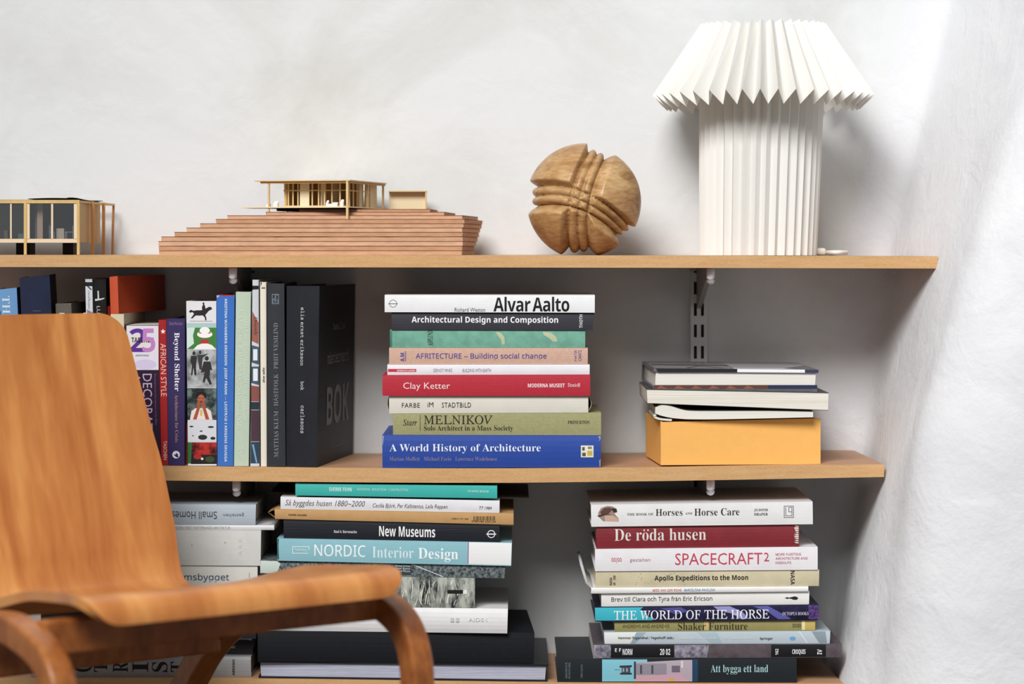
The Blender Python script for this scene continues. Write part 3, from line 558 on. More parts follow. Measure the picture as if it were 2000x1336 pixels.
d4.A(*[('e6e8ea', [(959.5+r1*math.cos(a), 1043+r1*math.sin(a)), (959.5+7.8*math.cos(a), 1043+7.8*math.sin(a)), (959.5+7.8*math.cos(c_), 1043+7.8*math.sin(c_)), (959.5+r1*math.cos(c_), 1043+r1*math.sin(c_))]) for r1 in (6.2,) for a, c_ in [(i*math.pi/8, (i+1)*math.pi/8) for i in range(16)]], ('e6e8ea', rc(950, 1042, 969, 1044.2))).done()
d3 = Book('kraft brown book with a barcode on its spine', [(536, 994.7), (1003, 1003), (1003, 1024), (537.5, 1013.4)], .004, .2, mat('c39a68', .65, .2, .1, 500, .08, 60), group=G4, prev=d4, soft=True)
d3.T('PAPER HOUSES', (564, 1004, 599, 1007.5), 'bold', '3d3022').T('ISBN 91-85', (882, 1011.5, 915, 1014.5), 'sans', '5a4630').A(*[('33291d', rc(x, 1008.2, x+w, 1016.5)) for x, w in zip([925, 927.5, 930, 932, 935, 937.5, 940.5, 943, 946, 949, 951, 954, 957, 960, 962.5, 965], [1.4, .8, 1, 1.8, .8, 1.6, .8, 1.6, 1, .8, 1.8, 1, 1.6, .8, 1.2, 1.6])]).T('9789185 230129', (921, 1016.8, 968, 1019.8), 'sans', '33291d')
d3.done()
def flap(bk):
    o = bk.q; a = bk.p2l(522.7, 1001); T_, B_ = o[0], o[3]
    vs = []
    for w in (.002, .12): vs += [(T_[0], w-bk.dd, T_[1]-bk.dz-.0003), (a[0], w-bk.dd, a[1]-bk.dz), (B_[0], w-bk.dd, B_[1]-bk.dz+.0006)]
    ob_ = mesh('bent_cover', vs, [(0, 1, 4, 3), (1, 2, 5, 4)], mat('9c7a52', .7), bk.e); md = ob_.modifiers.new('s', 'SOLIDIFY'); md.thickness = .0005
flap(d3)
d2 = Book('white book with slanting handwritten-style title, third from the top', [(548, 970.4), (975.7, 977.8), (975.7, 1003), (548, 995)], .006, .19, pale('e4e4e8'), group=G4, prev=d3, soft=True)
d2.T('Så byggdes husen 1880~2000', (557, 977, 713, 992), 'obl', '55555a').T('Cecilia Björk, Per Kallstenius, Laila Reppen', (728, 984, 874, 994.5), 'obl', '6a6a70').T('T7 1984', (936, 989, 960.5, 995), 'obl', '55555a').done()
d1b = Book('wide dark brown book set back under the turquoise one', [(527, 961), (1032.7, 968.5), (1032.7, 979), (527, 968.5)], .05, .18, mat('3a322c', .5), group=G4, prev=d2).done()
d1 = Book('thin turquoise book on top of the central lowest stack', [(577, 944.5), (971, 948.5), (971, 970.5), (577, 965.5)], .004, .2, pp('40b4ac', .4), group=G4, prev=d1b)
d1.T('SVERRE FEHN', (643, 952, 687, 959.5), 'heavy', 'cdeeea').T('INTUITION · REFLECTION · CONSTRUCTION', (698, 954, 797, 958.5), 'sans', 'bfe6e2').T('THE NORDIC MUSEUM', (913, 957.5, 954, 961.5), 'semi', 'd8f0ec').done()

# bottom shelf: right stack
G5 = 'books stacked flat at the right end of the bottom shelf'
f11 = Book('black book with a tower pictured on sky blue, bottom of the right stack', [(1088, 1288), (1556, 1285.3), (1556, 1329), (1088.5, 1333)], .004, .2, mat('20262b', .45, .3, 0, 1, .1, 30), group=G5, base=bot_t)
f11.A(('7fc0cf', [(1176, 1288), (1264, 1288), (1264, 1331), (1176, 1331)]), ('b0a4ae', [(1240, 1294), (1334, 1289), (1352, 1289), (1352, 1331), (1240, 1331)]), ('8f8894', rc(1240, 1296, 1302, 1318)), ('c79fae', [(1240, 1320), (1330, 1316), (1345, 1331), (1240, 1331)]), ('3f3a48', rc(1238, 1292, 1242, 1326)), ('2f3440', [(1210, 1300), (1234, 1299), (1234, 1303), (1210, 1304)]), ('4a4a58', rc(1214, 1303, 1231, 1314)), ('2f3440', rc(1211, 1314, 1234, 1317.5)), ('9aa4b4', rc(1216, 1305, 1219, 1312)), ('9aa4b4', rc(1223, 1305, 1226, 1312)), ('4d5a66', rc(1200, 1307.5, 1211, 1308.5)),
      ('6d6472', rc(1312, 1300, 1328, 1313)), ('d8d0c8', rc(1330, 1291, 1334, 1304)), ('4f4a58', rc(1250, 1299, 1254, 1316)), ('4f4a58', rc(1272, 1299, 1276, 1316)), ('23405e', rc(1352, 1288, 1363, 1331)), ('c9a84e', rc(1306, 1325, 1316, 1331)))
f11.T('Att bygga ett land', (1388, 1298, 1500, 1317), 'serif', 'a9cdd0').T('ARKITEKTUR', (1104, 1294, 1108, 1326), 'serif', '6f7f8a', 90).T('MUSEETS BOK', (1110, 1294, 1114, 1326), 'serif', '6f7f8a', 90).T('1900-TALETS', (1134, 1298, 1138, 1324), 'serif', '6f7f8a', 90).done()
f10 = Book('long dark picture-spined book with black blocks and white marks, second from the bottom', [(1158.6, 1258.8), (1644.3, 1258), (1644.3, 1283.6), (1158.6, 1287)], .006, .2, mat('5e545a', .4, .3, 0, 1, .3, 60), group=G5, prev=f11, soft=True)
M_fog = mat('9a96a4', .45, .3, 0, 1, .5, 120, col2='5a5663')
f10.A((M_fog, [(1159, 1260), (1193, 1259.5), (1193, 1285), (1159, 1285.5)]), ('141317', [(1193, 1259.6), (1317, 1259.4), (1317, 1284), (1193, 1285)]), (M_fog, [(1317, 1260), (1385, 1259.6), (1380, 1284), (1317, 1284.5)]), ('141317', [(1506, 1259.2), (1613, 1259), (1613, 1283), (1506, 1283.6)]))
f10.T('E F', (1201, 1266, 1213, 1273), 'heavy', 'd8d8dc').T('NORM', (1216, 1267, 1235, 1279), 'heavy', 'e8e8ec').T('20 02', (1289, 1267, 1309, 1279), 'heavy', 'e8e8ec').T('162', (1514, 1267, 1520, 1279), 'heavy', 'e8e8ec', 90).T('CROQUIS', (1547, 1268, 1573, 1279), 'heavy', 'e8e8ec').T('IV', (1596, 1268, 1605, 1278), 'heavy', 'e8e8ec', 90).done()
f9 = Book('pale grey-blue book with a slanted band pattern, above the dark picture-spined book', [(1179.3, 1234.4), (1621.7, 1232.2), (1620.4, 1257.2), (1181, 1258.5)], .008, .21, pp('b9c6ce', .35), group=G5, prev=f10)
f9.A(('dfe2df', [(1180, 1235.5), (1243, 1235), (1231, 1257), (1181, 1257)]), ('94a7b2', [(1243, 1235), (1262, 1235), (1240, 1257), (1231, 1257)]), ('a6b9c2', [(1360, 1234.6), (1400, 1234.4), (1410, 1256.5), (1390, 1256.5)]), ('87949c', [(1585, 1233.2), (1612, 1233.2), (1615, 1256), (1600, 1256)]), ('e4e4e2', [(1560, 1233.2), (1561.5, 1233.2), (1578, 1256), (1576, 1256)]), ('6c9fd0', ell(1548, 1247, 6, 4)))
f9.T('Hammer-Tugendhat / Tegethoff (eds.)', (1207.5, 1243, 1316, 1249.5), 'bold', '26292c').T('Springer', (1484, 1244.5, 1509, 1250.5), 'bold', '26292c').T('Ludwig Mies van der Rohe', (1328, 1243.5, 1400, 1249), 'sans', 'd8e2e6').T('The Tugendhat House', (1410, 1243.5, 1470, 1249), 'sans', 'd8e2e6').done()
f8 = Book('small olive yellow book with dark serif title, directly under the turquoise and violet book', [(1200, 1213.6), (1592.5, 1210.8), (1591.6, 1231.8), (1200.4, 1233.6)], .010, .18, mat('99925e', .5, .3, .05, 600, .08, 80), group=G5, prev=f9, soft=True)
f8.A(('b3a566', rc(1297, 1213.5, 1299, 1231.5)), ('c9b277', rc(1375, 1213, 1384, 1231)), ('c3ab62', rc(1566, 1212, 1592, 1230.3)), ('e6dba8', rc(1566, 1212, 1572, 1230.3)))
f8.T('Shaker Furniture', (1324, 1215.5, 1460, 1230.5), 'serif', '3a3222').T('ANDREWS AND ANDREWS', (1216, 1219.5, 1307, 1226), 'sans', '4d4a30').T('DOVER', (1548, 1218, 1564, 1225), 'semi', '3a3222').done()
f7 = Book('book with turquoise and deep violet horse picture spine and large white capitals', [(1161.4, 1185.7), (1598.7, 1181), (1597.8, 1210.5), (1162.3, 1213.2)], .006, .2, mat('26244a', .35, .4, 0, 1, .35, 50, col2='14142a'), group=G5, prev=f8)
f7.A(('3fb4c6', [(1162, 1187), (1256, 1186), (1250, 1191), (1262, 1195), (1258, 1202), (1272, 1206), (1275, 1211.5), (1162.6, 1212.3)]), ('8f8fc0', [(1393, 1184.5), (1425, 1184), (1450, 1195), (1462, 1208), (1448, 1210), (1430, 1198), (1405, 1193)]), ('5a5aa0', [(1470, 1184), (1500, 1183.6), (1540, 1205), (1545, 1209), (1520, 1209.5), (1500, 1195)]), ('4c4c8c', [(1290, 1188), (1330, 1186), (1345, 1194), (1320, 1200)]), (mat('6a4a90', .5, .3, 0, 1, .5, 300, col2='2f2050'), rc(1579, 1182.5, 1598, 1209)))
f7.T('THE WORLD OF THE HORSE', (1199, 1191.5, 1502, 1209.5), 'caps', 'eef2f6').T('OCTOPUS BOOKS', (1528, 1195, 1579, 1201.5), 'serif', 'c8c8dc').done()
f6 = Book('white book with plain black sans title, below a very thin white one', [(1174, 1158.8), (1580.8, 1154.7), (1580, 1181.5), (1174.7, 1186)], .008, .18, pale('e8e7e4'), group=G5, prev=f7, soft=True)
f6.T('Brev till Clara och Tyra från Eric Ericson', (1194, 1165, 1391, 1176.5), 'semi', '1d1d1f').A(('222224', [(1532, 1168), (1538, 1166), (1540, 1167.4), (1546, 1166), (1552, 1164.5), (1557, 1166), (1559, 1168.5), (1556, 1171.5), (1550, 1171.5), (1545, 1169.5), (1540, 1169), (1538, 1170)])).done()
f5 = Book('very thin white booklet with tiny red and blue capitals', [(1154.5, 1148), (1578.6, 1145.4), (1578.6, 1154.8), (1154.5, 1158.9)], .004, .2, pale('ecebea'), group=G5, prev=f6, soft=True)
f5.T('MIES VAN DER ROHE', (1274.5, 1150, 1331, 1155), 'semi', 'c04a3e').T('BARCELONA PAVILION', (1336.5, 1149.5, 1396, 1154.5), 'semi', '3f78a8').done()
def curl(bk):
    a = bk.p2l(1133, 1104); b_ = bk.p2l(1152, 1140); T_ = bk.q[0]; B_ = bk.q[3]
    vs = [];
    for w, k in ((.004, 0), (.15, 0)): vs += [(a[0], w-bk.dd, a[1]-bk.dz), (b_[0]-.006, w-bk.dd, b_[1]-bk.dz), (T_[0]+.0004, w-bk.dd, T_[1]-bk.dz-.002), (B_[0]+.0002, w-bk.dd, B_[1]-bk.dz+.0004)]
    o = mesh('curled_cover', vs, [(0, 1, 5, 4), (1, 2, 6, 5), (2, 3, 7, 6)], mat('b9b9ba', .5), bk.e, smooth=True); md = o.modifiers.new('s', 'SOLIDIFY'); md.thickness = .0035
curl(f5)
f4 = Book('stained cream book with bold black title and a sideways mark at the right', [(1163.2, 1116), (1600, 1113), (1599.4, 1144.8), (1163.8, 1148.2)], .006, .2, mat('cfc5a6', .55, .25, .05, 600, .14, 26), group=G5, prev=f5)
f4.T('Apollo Expeditions to the Moon', (1278.5, 1123, 1461, 1136), 'bold', '1c1a16').T('NASA', (1544, 1115, 1552, 1142), 'bold', '1c1a16', -90).T('NASA', (1190.5, 1128, 1195.5, 1143), 'bold', '3a362c', 90).T('SP - 350', (1197.5, 1124, 1202.5, 1143), 'bold', '3a362c', 90)
f4.A(*[('6d6450', ell(rr.uniform(1230, 1350), rr.uniform(1119, 1143), rr.uniform(.4, 1.1), rr.uniform(.3, .8), 7)) for i in range(26)]).done()
f3 = Book('thick white book with thin red capitals, below the dark red book', [(1162.3, 1072.6), (1596.9, 1068), (1596.9, 1112.8), (1162.3, 1115.6)], .004, .2, pale('e9e7ea'), group=G5, prev=f4)
f3.T('SPACECRAFT', (1318.5, 1080, 1489, 1103), 'sans', 'c0435a').T('2', (1492, 1079, 1502, 1096), 'sans', 'c0435a').T('gestalten', (1230, 1089.5, 1270, 1098.5), 'sans', 'b9909a').T('00|00', (1194, 1089, 1214, 1099.5), 'sans', 'c0566a').T('MORE FLEETING', (1514.5, 1080, 1564, 1084.5), 'semi', 'b04a5e').T('ARCHITECTURE AND', (1514.5, 1088, 1577, 1092.5), 'semi', 'b04a5e').T('HIDEOUTS', (1514.5, 1096.5, 1545, 1101), 'semi', 'b04a5e').done()
f2 = Book('dark red book with large pale serif title and torn right end', [(1164.8, 1028.6), (1560.6, 1024), (1560.6, 1068.4), (1164.8, 1072.2)], .007, .19, mat('822c34', .45, .3, .05, 700, .1, 60), group=G5, prev=f3, bulge=.0015)
f2.T('De roda husen', (1200, 1032.5, 1379, 1055.5), 'serif', 'ddd8d2').A(('ddd8d2', ell(1258, 1035.5, 1.7, 1.7, 10)), ('ddd8d2', ell(1265.5, 1035.4, 1.7, 1.7, 10))).A(*[('dcd6d0', [(1552+rr.uniform(-2, 2), y), (1559, y+rr.uniform(-1, 1)), (1560, y+3), (1555+rr.uniform(-3, 2), y+3)]) for y in range(1026, 1062, 4)]).done()
f1 = Book('white book with a chestnut horse head picture, top of the right stack', [(1154, 985.8), (1587, 979.6), (1587.6, 1024), (1155, 1028.5)], .003, .21, pale('e6e6e6'), group=G5, prev=f2)
f1.A(('9a8478', [(1178, 1018), (1170, 1010), (1168, 1002), (1174, 992), (1186, 988), (1196, 989), (1204, 993), (1206, 1000), (1200, 1003), (1204, 1008), (1208, 1012), (1208, 1019)]), ('5a4038', [(1172, 1000), (1180, 992), (1192, 991), (1196, 996), (1188, 1004), (1176, 1008)]), ('2c2426', [(1194, 992), (1204, 994), (1205, 1000), (1198, 1001)]), ('c8a896', [(1180, 1008), (1196, 1006), (1207, 1013), (1207, 1019), (1182, 1018)]), ('3a2c2a', [(1166, 1007), (1184, 1003), (1200, 1007), (1184, 1005), (1170, 1010)]))
f1.T('THE BOOK OF', (1224.5, 1002, 1276, 1006.5), 'serifb', '55524e').T('Horses', (1280.5, 994, 1333, 1007), 'serif', '33312f').T('AND', (1338, 1000.5, 1352, 1004.5), 'serifb', '55524e').T('Horse Care', (1356, 992.5, 1444, 1006.5), 'serif', '33312f').T('JUDITH', (1472.5, 993.5, 1499.5, 998.5), 'serifb', '44423f').T('DRAPER', (1472.5, 1001.5, 1499.5, 1006.5), 'serifb', '44423f')
for p in (rc(1531, 988, 1550, 989.2), rc(1531, 1010.2, 1550, 1011.4), rc(1531, 988, 1532.2, 1011), rc(1549, 988, 1550.2, 1011), rc(1534, 990.5, 1535.2, 1008), rc(1534, 1007, 1546, 1008), rc(1540, 990.5, 1541.2, 1000), rc(1540, 999, 1547, 1000), rc(1546, 990.5, 1547.2, 1008), rc(1540, 990.5, 1547, 991.5)): f1.A(('55535a', p))
f1.done()

# bottom shelf: left stack behind the chair
G6 = 'books stacked flat on the bottom shelf behind the chair'
e7 = Book('silver-grey book with big black turned letters, bottom of the stack behind the chair', [(60, 1279), (490, 1282.5), (491, 1324.5), (60, 1325)], .014, .2, mat('9b9b9b', .3, .4, 0, 1, .05, 40), group=G6, base=bot_t, bulge=.0025)
for ch, x in zip('TSIRTC', (394, 334, 273, 228, 195, 145)): pass
for ch, x0_, x1_ in (('C', 145, 180), ('T', 184, 210), ('R', 221, 250), ('I', 259, 290), ('S', 297, 328), ('T', 334, 356)):
    e7.T(ch, (x0_, 1292, x1_, 1312), 'serifb', '1a1a1c', 90)
e7.T('ABRAMS', (454, 1287, 459, 1319), 'heavy', '2b2b2d', 90).done()
e6 = Book('black book with a silver strip and tiny gold lettering, under the chair rail', [(90, 1240), (494, 1244), (494, 1283), (90, 1279)], .03, .18, mat('101116', .4, .4), group=G6, prev=e7)
e6.A(('aab0c0', [(120, 1243), (492, 1245), (492, 1249.5), (120, 1247.5)]), ('e8ecf4', [(440, 1246), (478, 1246.5), (478, 1248), (440, 1247.5)]), ('d8dce8', [(482, 1244), (492, 1248), (491, 1251), (481, 1248)])).T('Atelier', (440, 1259, 460, 1266), 'serif', 'a08a4a').done()
e5 = Book('dark book hidden between the black and the cream books behind the chair', [(80, 1192), (500, 1194), (500, 1244.5), (80, 1240.5)], .012, .18, mat('23252b', .5), group=G6, prev=e6).done()
e4 = Book('cream book with blue-grey sans lettering just above the chair seat', [(100, 1103), (503, 1105), (503, 1194.5), (100, 1192.5)], .012, .19, pale('d9d7d0'), group=G6, prev=e5)
e4.T('Folkhemsbygget', (301, 1120, 447.5, 1137), 'semi', '41506b').T('I', (486, 1118, 488, 1128), 'sans', 'b0aeb0').done()
e3 = Book('thick plain grey-white book in the middle of the stack behind the chair', [(100, 1034.5), (510, 1036), (509, 1105.3), (100, 1103.3)], .010, .2, pale('d3d3cf'), group=G6, prev=e4)
e3.T('A R K', (466, 1050, 473, 1085), 'sans', 'c3c3c0', 90).A(('8a8884', ell(375, 1065, .8, 2)), ('8a8884', ell(440, 1060, .9, 2))).done()
e2 = Book('thin white booklet jutting out right under the blue-grey book', [(100, 1024), (535.5, 1026.3), (535.5, 1035.2), (100, 1035)], .012, .15, pale('dcdcde'), group=G6, prev=e3, soft=True)
e2.T('BOSTEN WEST FORTIFRANDE ARKITEKTUR', (338, 1028, 450, 1033), 'sans', '8a8a8c').done()
e1 = Book('pale blue-grey book with upside-down lettering, top of the stack behind the chair', [(100, 983), (500, 985.4), (499, 1026), (100, 1024.5)], .012, .17, pp('b4bfc8', .35), group=G6, prev=e2, bulge=.0015)
e1.T('Small Homes', (336, 998.5, 424, 1013.5), 'semi', '4a4f58', 180).T('Grand Living', (235, 998.5, 328, 1013.5), 'semi', '4a4f58', 180).T('gestalten', (436, 1001, 477, 1009.5), 'sans', '7d8790', 180).done()

# ---------------------------------------------------------------- pleated lamp
def lamp():
    ztop = interp(top_t, .34); cy = .125; d = D+cy
    cx = (1480-1000)/F*d
    e = empty('table_lamp', (cx, cy, ztop+.0004), 'white pleated paper table lamp standing at the right end of the top shelf', 'lamp')
    m = bpy.data.materials.new('white_pleated_paper'); m.use_nodes = True; N = m.node_tree.nodes; L = m.node_tree.links; b = N['Principled BSDF']
    b.inputs['Base Color'].default_value = lin('f8f7f3'); b.inputs['Roughness'].default_value = .6
    tr = N.new('ShaderNodeBsdfTranslucent'); tr.inputs[0].default_value = lin('fbf8f0'); mx = N.new('ShaderNodeMixShader'); mx.inputs[0].default_value = .22
    L.new(b.outputs[0], mx.inputs[1]); L.new(tr.outputs[0], mx.inputs[2]); L.new(mx.outputs[0], N['Material Output'].inputs[0])
    n = 40; rj = random.Random(5)
    def zig(rings, name, n, rot=0):
        vs = []; fs = []
        jit = [rj.uniform(-.12, .12) for _ in range(2*n)]
        for (ro, ri, zo, zi, ox) in rings:
            for k in range(2*n):
                a = 2*math.pi*(k+jit[k]+rot)/(2*n); r, z = (ro, zo) if k % 2 == 0 else (ri, zi)
                vs.append((ox+r*math.cos(a), r*math.sin(a), z))
        for j in range(len(rings)-1):
            for k in range(2*n): fs.append((j*2*n+k, j*2*n+(k+1) % (2*n), (j+1)*2*n+(k+1) % (2*n), (j+1)*2*n+k))
        o = mesh(name, vs, fs, m, e); md = o.modifiers.new('s', 'SOLIDIFY'); md.thickness = .0006; md.offset = 0
        return o
    zig([(.0845, .0775, 0, 0, 0), (.0900, .0825, .235, .235, .0055)], 'pleated_base', 36)
    sx = .0075
    zig([(.1600, .1390, .2305, .2105, sx), (.0900, .0800, .3340, .3290, sx)], 'pleated_shade', n, .4)
    # bulb and fitting inside
    v, f = tube([(sx, 0, .20), (sx, 0, .245)], .016, 16); mesh('bulb_socket', v, f, mat('e9e7e2', .4), e)
    vs = []; fs = []; R = [(0, .292), (.014, .289), (.024, .279), (.028, .266), (.022, .252), (.014, .245)]
    for r, z in R: vs += [(sx+r*math.cos(k*math.pi/8), r*math.sin(k*math.pi/8), z) for k in range(16)]
    for j in range(len(R)-1): fs += [(j*16+k, j*16+(k+1) % 16, (j+1)*16+(k+1) % 16, (j+1)*16+k) for k in range(16)]
    mesh('bulb', vs, fs, mat('f4f2ec', .3), e, smooth=True)
    v, f = tube(crom([(.07, .04, .004), (.095, .03, .004), (.118, .012, .0042), (.135, .05, .004), (.13, .10, .004), (.12, .118, .004)], 6), .0032, 10); mesh('power_cord', v, f, mat('ece9e2', .5), e, smooth=True)
    MB().box(.083, .098, -.008, .016, .0005, .0105).build('cord_switch', mat('e6dfd0', .5), e, bev=.0035)
lamp()

# ---------------------------------------------------------------- carved wooden ball
def ball():
    zs = interp(top_t, .1); cy = .10; C = Vector(((1141-1000)/F*(D+cy), cy, zs))
    R = .0825
    e_m = wood('turned_elm', ('94693e', 'b48c5c', 'cbaa7a'), 9, (1, 1, 3.2), .42, dist=1.2, coat=.12, rot=(0, .5, 0))
    nu, nv = 300, 180; vs = []; fs = []
    ss = lambda a, b, x: (lambda t: t*t*(3-2*t))(min(max((x-a)/(b-a), 0), 1))
    w = .185
    def h(c, la, lb, da, db):
        a = abs(c)
        if a < w: return .825+.08*abs(math.sin(math.pi*c/w))**.6
        l, dd = (la, da) if c < 0 else (lb, db)
        return .775+(dd-.775)*ss(-.15*l, l, a-w)**.8
    for j in range(nv+1):
        th = math.pi*j/nv
        for i in range(nu):
            ph = 2*math.pi*i/nu
            x, y, z = math.sin(th)*math.sin(ph), -math.sin(th)*math.cos(ph), math.cos(th)
            f = -.12+.191*z+.205*z*z; xx = x+.12; g = .02-.37*xx-.315*xx*xx if xx > -.9 else .1
            A = x-f; B = z-g
            # sharp or long flanks per quadrant: UL, UR, LL, LR
            up = B > 0; rt = A > 0
            la, lb = (.05, .26) if up else (.10, .20)
            ba, bb = (.16, .07) if not rt else (.20, .10)
            hA = h(A, la, lb, 1.0, 1.0); hB = h(B, ba, bb, 1.0, 1.0)
            if rt and up: hB = h(B, ba, .06, 1.0, .98)
            r = min(hA, hB)
            if up and not rt: r *= 1.015
            if rt and up: r *= 1.01-.03*max(0, z-.4)
            if rt and not up: r *= .965
            vs.append((x*r*R, y*r*R, z*r*R))
    for j in range(nv):
        for i in range(nu): fs.append((j*nu+i, j*nu+(i+1) % nu, (j+1)*nu+(i+1) % nu, (j+1)*nu+i))
    zmin = min(v[2] for v in vs); vs = [(v[0], v[1], v[2]-zmin) for v in vs]
    o = mesh('wooden_sculpture', vs, fs, e_m, smooth=True); o.location = C
    tag(o, 'carved wooden ball with crossing grooved bands on the top shelf beside the lamp', 'sculpture')
ball()

# ---------------------------------------------------------------- hillside model with pavilion
def hill():
    zs = interp(top_t, -.3)
    e = empty('architectural_model', (-.27, .12, zs), 'stepped cardboard hillside model carrying a tiny pale wooden pavilion', 'model', 'architectural models'); off = Vector(e.location)
    m1 = [mat(c, .75, .15, .3, 500, .16, 60, (1, 1, 4)) for c in ('d6a987', 'cc9c79', 'dcb292')]
    L = [(311, 902, 489.2), (311, 902, 480.2), (309, 903, 471), (315, 903, 462), (341, 903, 453), (364, 903, 444.5), (391, 905, 436.3), (422, 907, 427.8), (444, 903, 420), (519, 868, 413), (585, 840, 407)]
    zb = zs; yf = [.012, .0125, .012, .013, .012, .014, .017, .020, .045, .06, .075]
    xback = [.002, .002, .004, .006, .008, .01, .011, .011, .008, .0, -.005]
    for i, (xl, xr, ty) in enumerate(L):
        y0 = yf[i]; z1 = at(0, ty, y0).z if i < 8 else -(ty-HY)/F*(D+.02)
        X0 = at(xl, 0, y0).x; X1 = at(xr, 0, y0).x; yb = .235-.004*i
        n = 26; r2 = random.Random(i)
        pts = []
        for k in range(n+1):
            f = k/n; wv = 0 if i < 7 else .016*(1-math.cos(f*math.pi*2))*.5*(1 if i < 9 else 1.2)
            pts.append((X0+(X1-X0)*f, y0+wv*0+r2.uniform(-.0006, .0006)))
        pts.append((X1+xback[i]*1.0+.012, yb)); pts.append((X0+.02+.004*i, yb))
        g = .0007; vs = []
        for (zz) in (zb, z1-g):
            for p in pts: vs.append(Vector((p[0]+(r2.uniform(-.0007, .0007)), p[1], zz))-off)
        q = len(pts); fs = [tuple(range(q-1, -1, -1)), tuple(range(q, 2*q))]+[(k, (k+1) % q, q+(k+1) % q, q+k) for k in range(q)]
        mesh('terrain_layer', vs, fs, m1[i % 3], e)
        # thin darker paper liner seen as a line between the boards
        vs = []
        for zz in (z1-g, z1):
            for k, p in enumerate(pts): vs.append(Vector((p[0], p[1]+(-.0004 if k <= n else 0), zz))-off)
        mesh('paper_liner', vs, fs, mat('8f5f48', .8, .1), e)
        zb = z1+.0001
    # pavilion, in a local frame (a along the front to the left, b along the side to the rear)
    P0 = at(681, 403, .04); A_ = Vector((-.9695, .246, 0)); B_ = Vector((.2462, .9692, 0))
    zf = .0629; zr = .1003; Wd = .132; Dp = .172
    def P(a, b, z): v = P0+A_*a+B_*b; return Vector((v.x, v.y, z))-off
    mw = mat('e3c48f', .55, .25, .1, 700, .10, 90); mw2 = mat('ead9b4', .6, .2); md_ = mat('c29a62', .55)
    def slab(a0, a1, b0, b1, z0, z1, name, m):
        return MB().hexa([P(a0, b0, z0), P(a1, b0, z0), P(a1, b1, z0), P(a0, b1, z0), P(a0, b0, z1), P(a1, b0, z1), P(a1, b1, z1), P(a0, b1, z1)]).build(name, m, e)
    slab(-.001, Wd+.008, -.001, Dp, zf-.0018, zf, 'floor_slab', mw2)
    slab(Wd, Wd+.03, .0, .05, zf-.0018, zf-.0003, 'terrace', mw2)
    slab(-.003, Wd+.008, -.003, Dp, zr-.0016, zr, 'roof', mw)
    slab(-.001, Wd, 0, .0012, zr-.0046, zr-.0016, 'roof_beam', md_); slab(-.001, .0012, 0, Dp, zr-.0046, zr-.0016, 'roof_beam', md_)
    slab(.01, Wd-.01, .04, Dp-.02, .0573, zf-.002, 'plinth', mat('3b2a22', .8))
    def post(a, b, z0, w=.0026, z1=zr-.001, name='post', m=mw): return slab(a-w/2, a+w/2, b-w/2, b+w/2, z0, z1, name, m)
    post(.0015, -.0012, at(0, 429, .03).z, .0032); post(.0015, .092, .050, .0032); post(.0015, Dp-.004, .056, .0026); post(Wd-.012, .002, .0545, .0026); post(Wd-.02, .06, .0562, .002)
    # recessed glazed front: mullions, transom, solid panels; then the side
    bb = .022
    fa = .012
    for a in (.020, .032, .043, .052, .0615, .083, .0905, .0975, .103): post(a, bb, zf, .0018, zr-.0015, 'mullion')
    slab(fa, .105, bb-.0008, bb+.0008, zf+.0225, zf+.024, 'transom', mw); slab(fa, .105, bb-.0008, bb+.0008, zf, zf+.0018, 'sill', mw)
    slab(.066, .080, bb-.001, bb+.001, zf, zr-.0015, 'wall_panel', mw2)
    for b_ in (.04, .058, .076, .10, .115, .13): post(.012, b_, zf, .0018, zr-.0015, 'mullion')
    slab(.0112, .0128, bb, Dp-.02, zf+.0225, zf+.024, 'transom', mw)
    slab(.011, .013, .135, Dp-.004, zf, zr-.0015, 'wall_panel', mw2); slab(.011, .013, .084, .096, zf, zr-.0015, 'wall_panel', mw2)
    slab(.014, .10, .11, .112, zf, zr-.0015, 'inner_wall', mat('b58c58', .6)); slab(.05, .052, .03, .11, zf, zr-.0015, 'inner_wall', mw2); slab(.04, .075, .05, .052, zf, zr-.0015, 'inner_wall', mat('8d6840', .6))
    slab(.10, .104, bb, .11, zf, zr-.0015, 'inner_wall', mat('c9a468', .6))
    wf = mat('f3f1ea', .5)
    for a, b_, w, h_ in ((.020, .008, .008, .006), (.012, .010, .004, .010), (.028, .010, .009, .004), (.110, .010, .006, .008), (.122, .010, .005, .005), (.035, .012, .003, .009)):
        MB().hexa([P(a, b_, zf), P(a+w, b_, zf), P(a+w, b_+.006, zf), P(a, b_+.006, zf), P(a, b_, zf+h_*.5), P(a+w, b_, zf+h_*.5), P(a+w, b_+.006, zf+h_), P(a, b_+.006, zf+h_)]).build('miniature_chair', wf, e)
    # annex
    y = .205; a0 = at(759, 406, y); a1 = at(833, 406, y); zt_ = at(0, 374.5, y).z; zb_ = zb-.0001
    MB().box(a0.x-off.x, a1.x-off.x-.001, y-off.y+.012, y-off.y+.014, zb_-off.z, zt_-off.z).build('annex_wall', mw2, e)
    MB().box(a1.x-off.x-.002, a1.x-off.x, y-off.y, y-off.y+.014, zb_-off.z, zt_-off.z).build('annex_wall', mw, e)
    MB().box(a0.x-off.x, a1.x-off.x+.0005, y-off.y-.001, y-off.y+.015, zt_-off.z, zt_-off.z+.0016).build('annex_roof', mw, e)
hill()

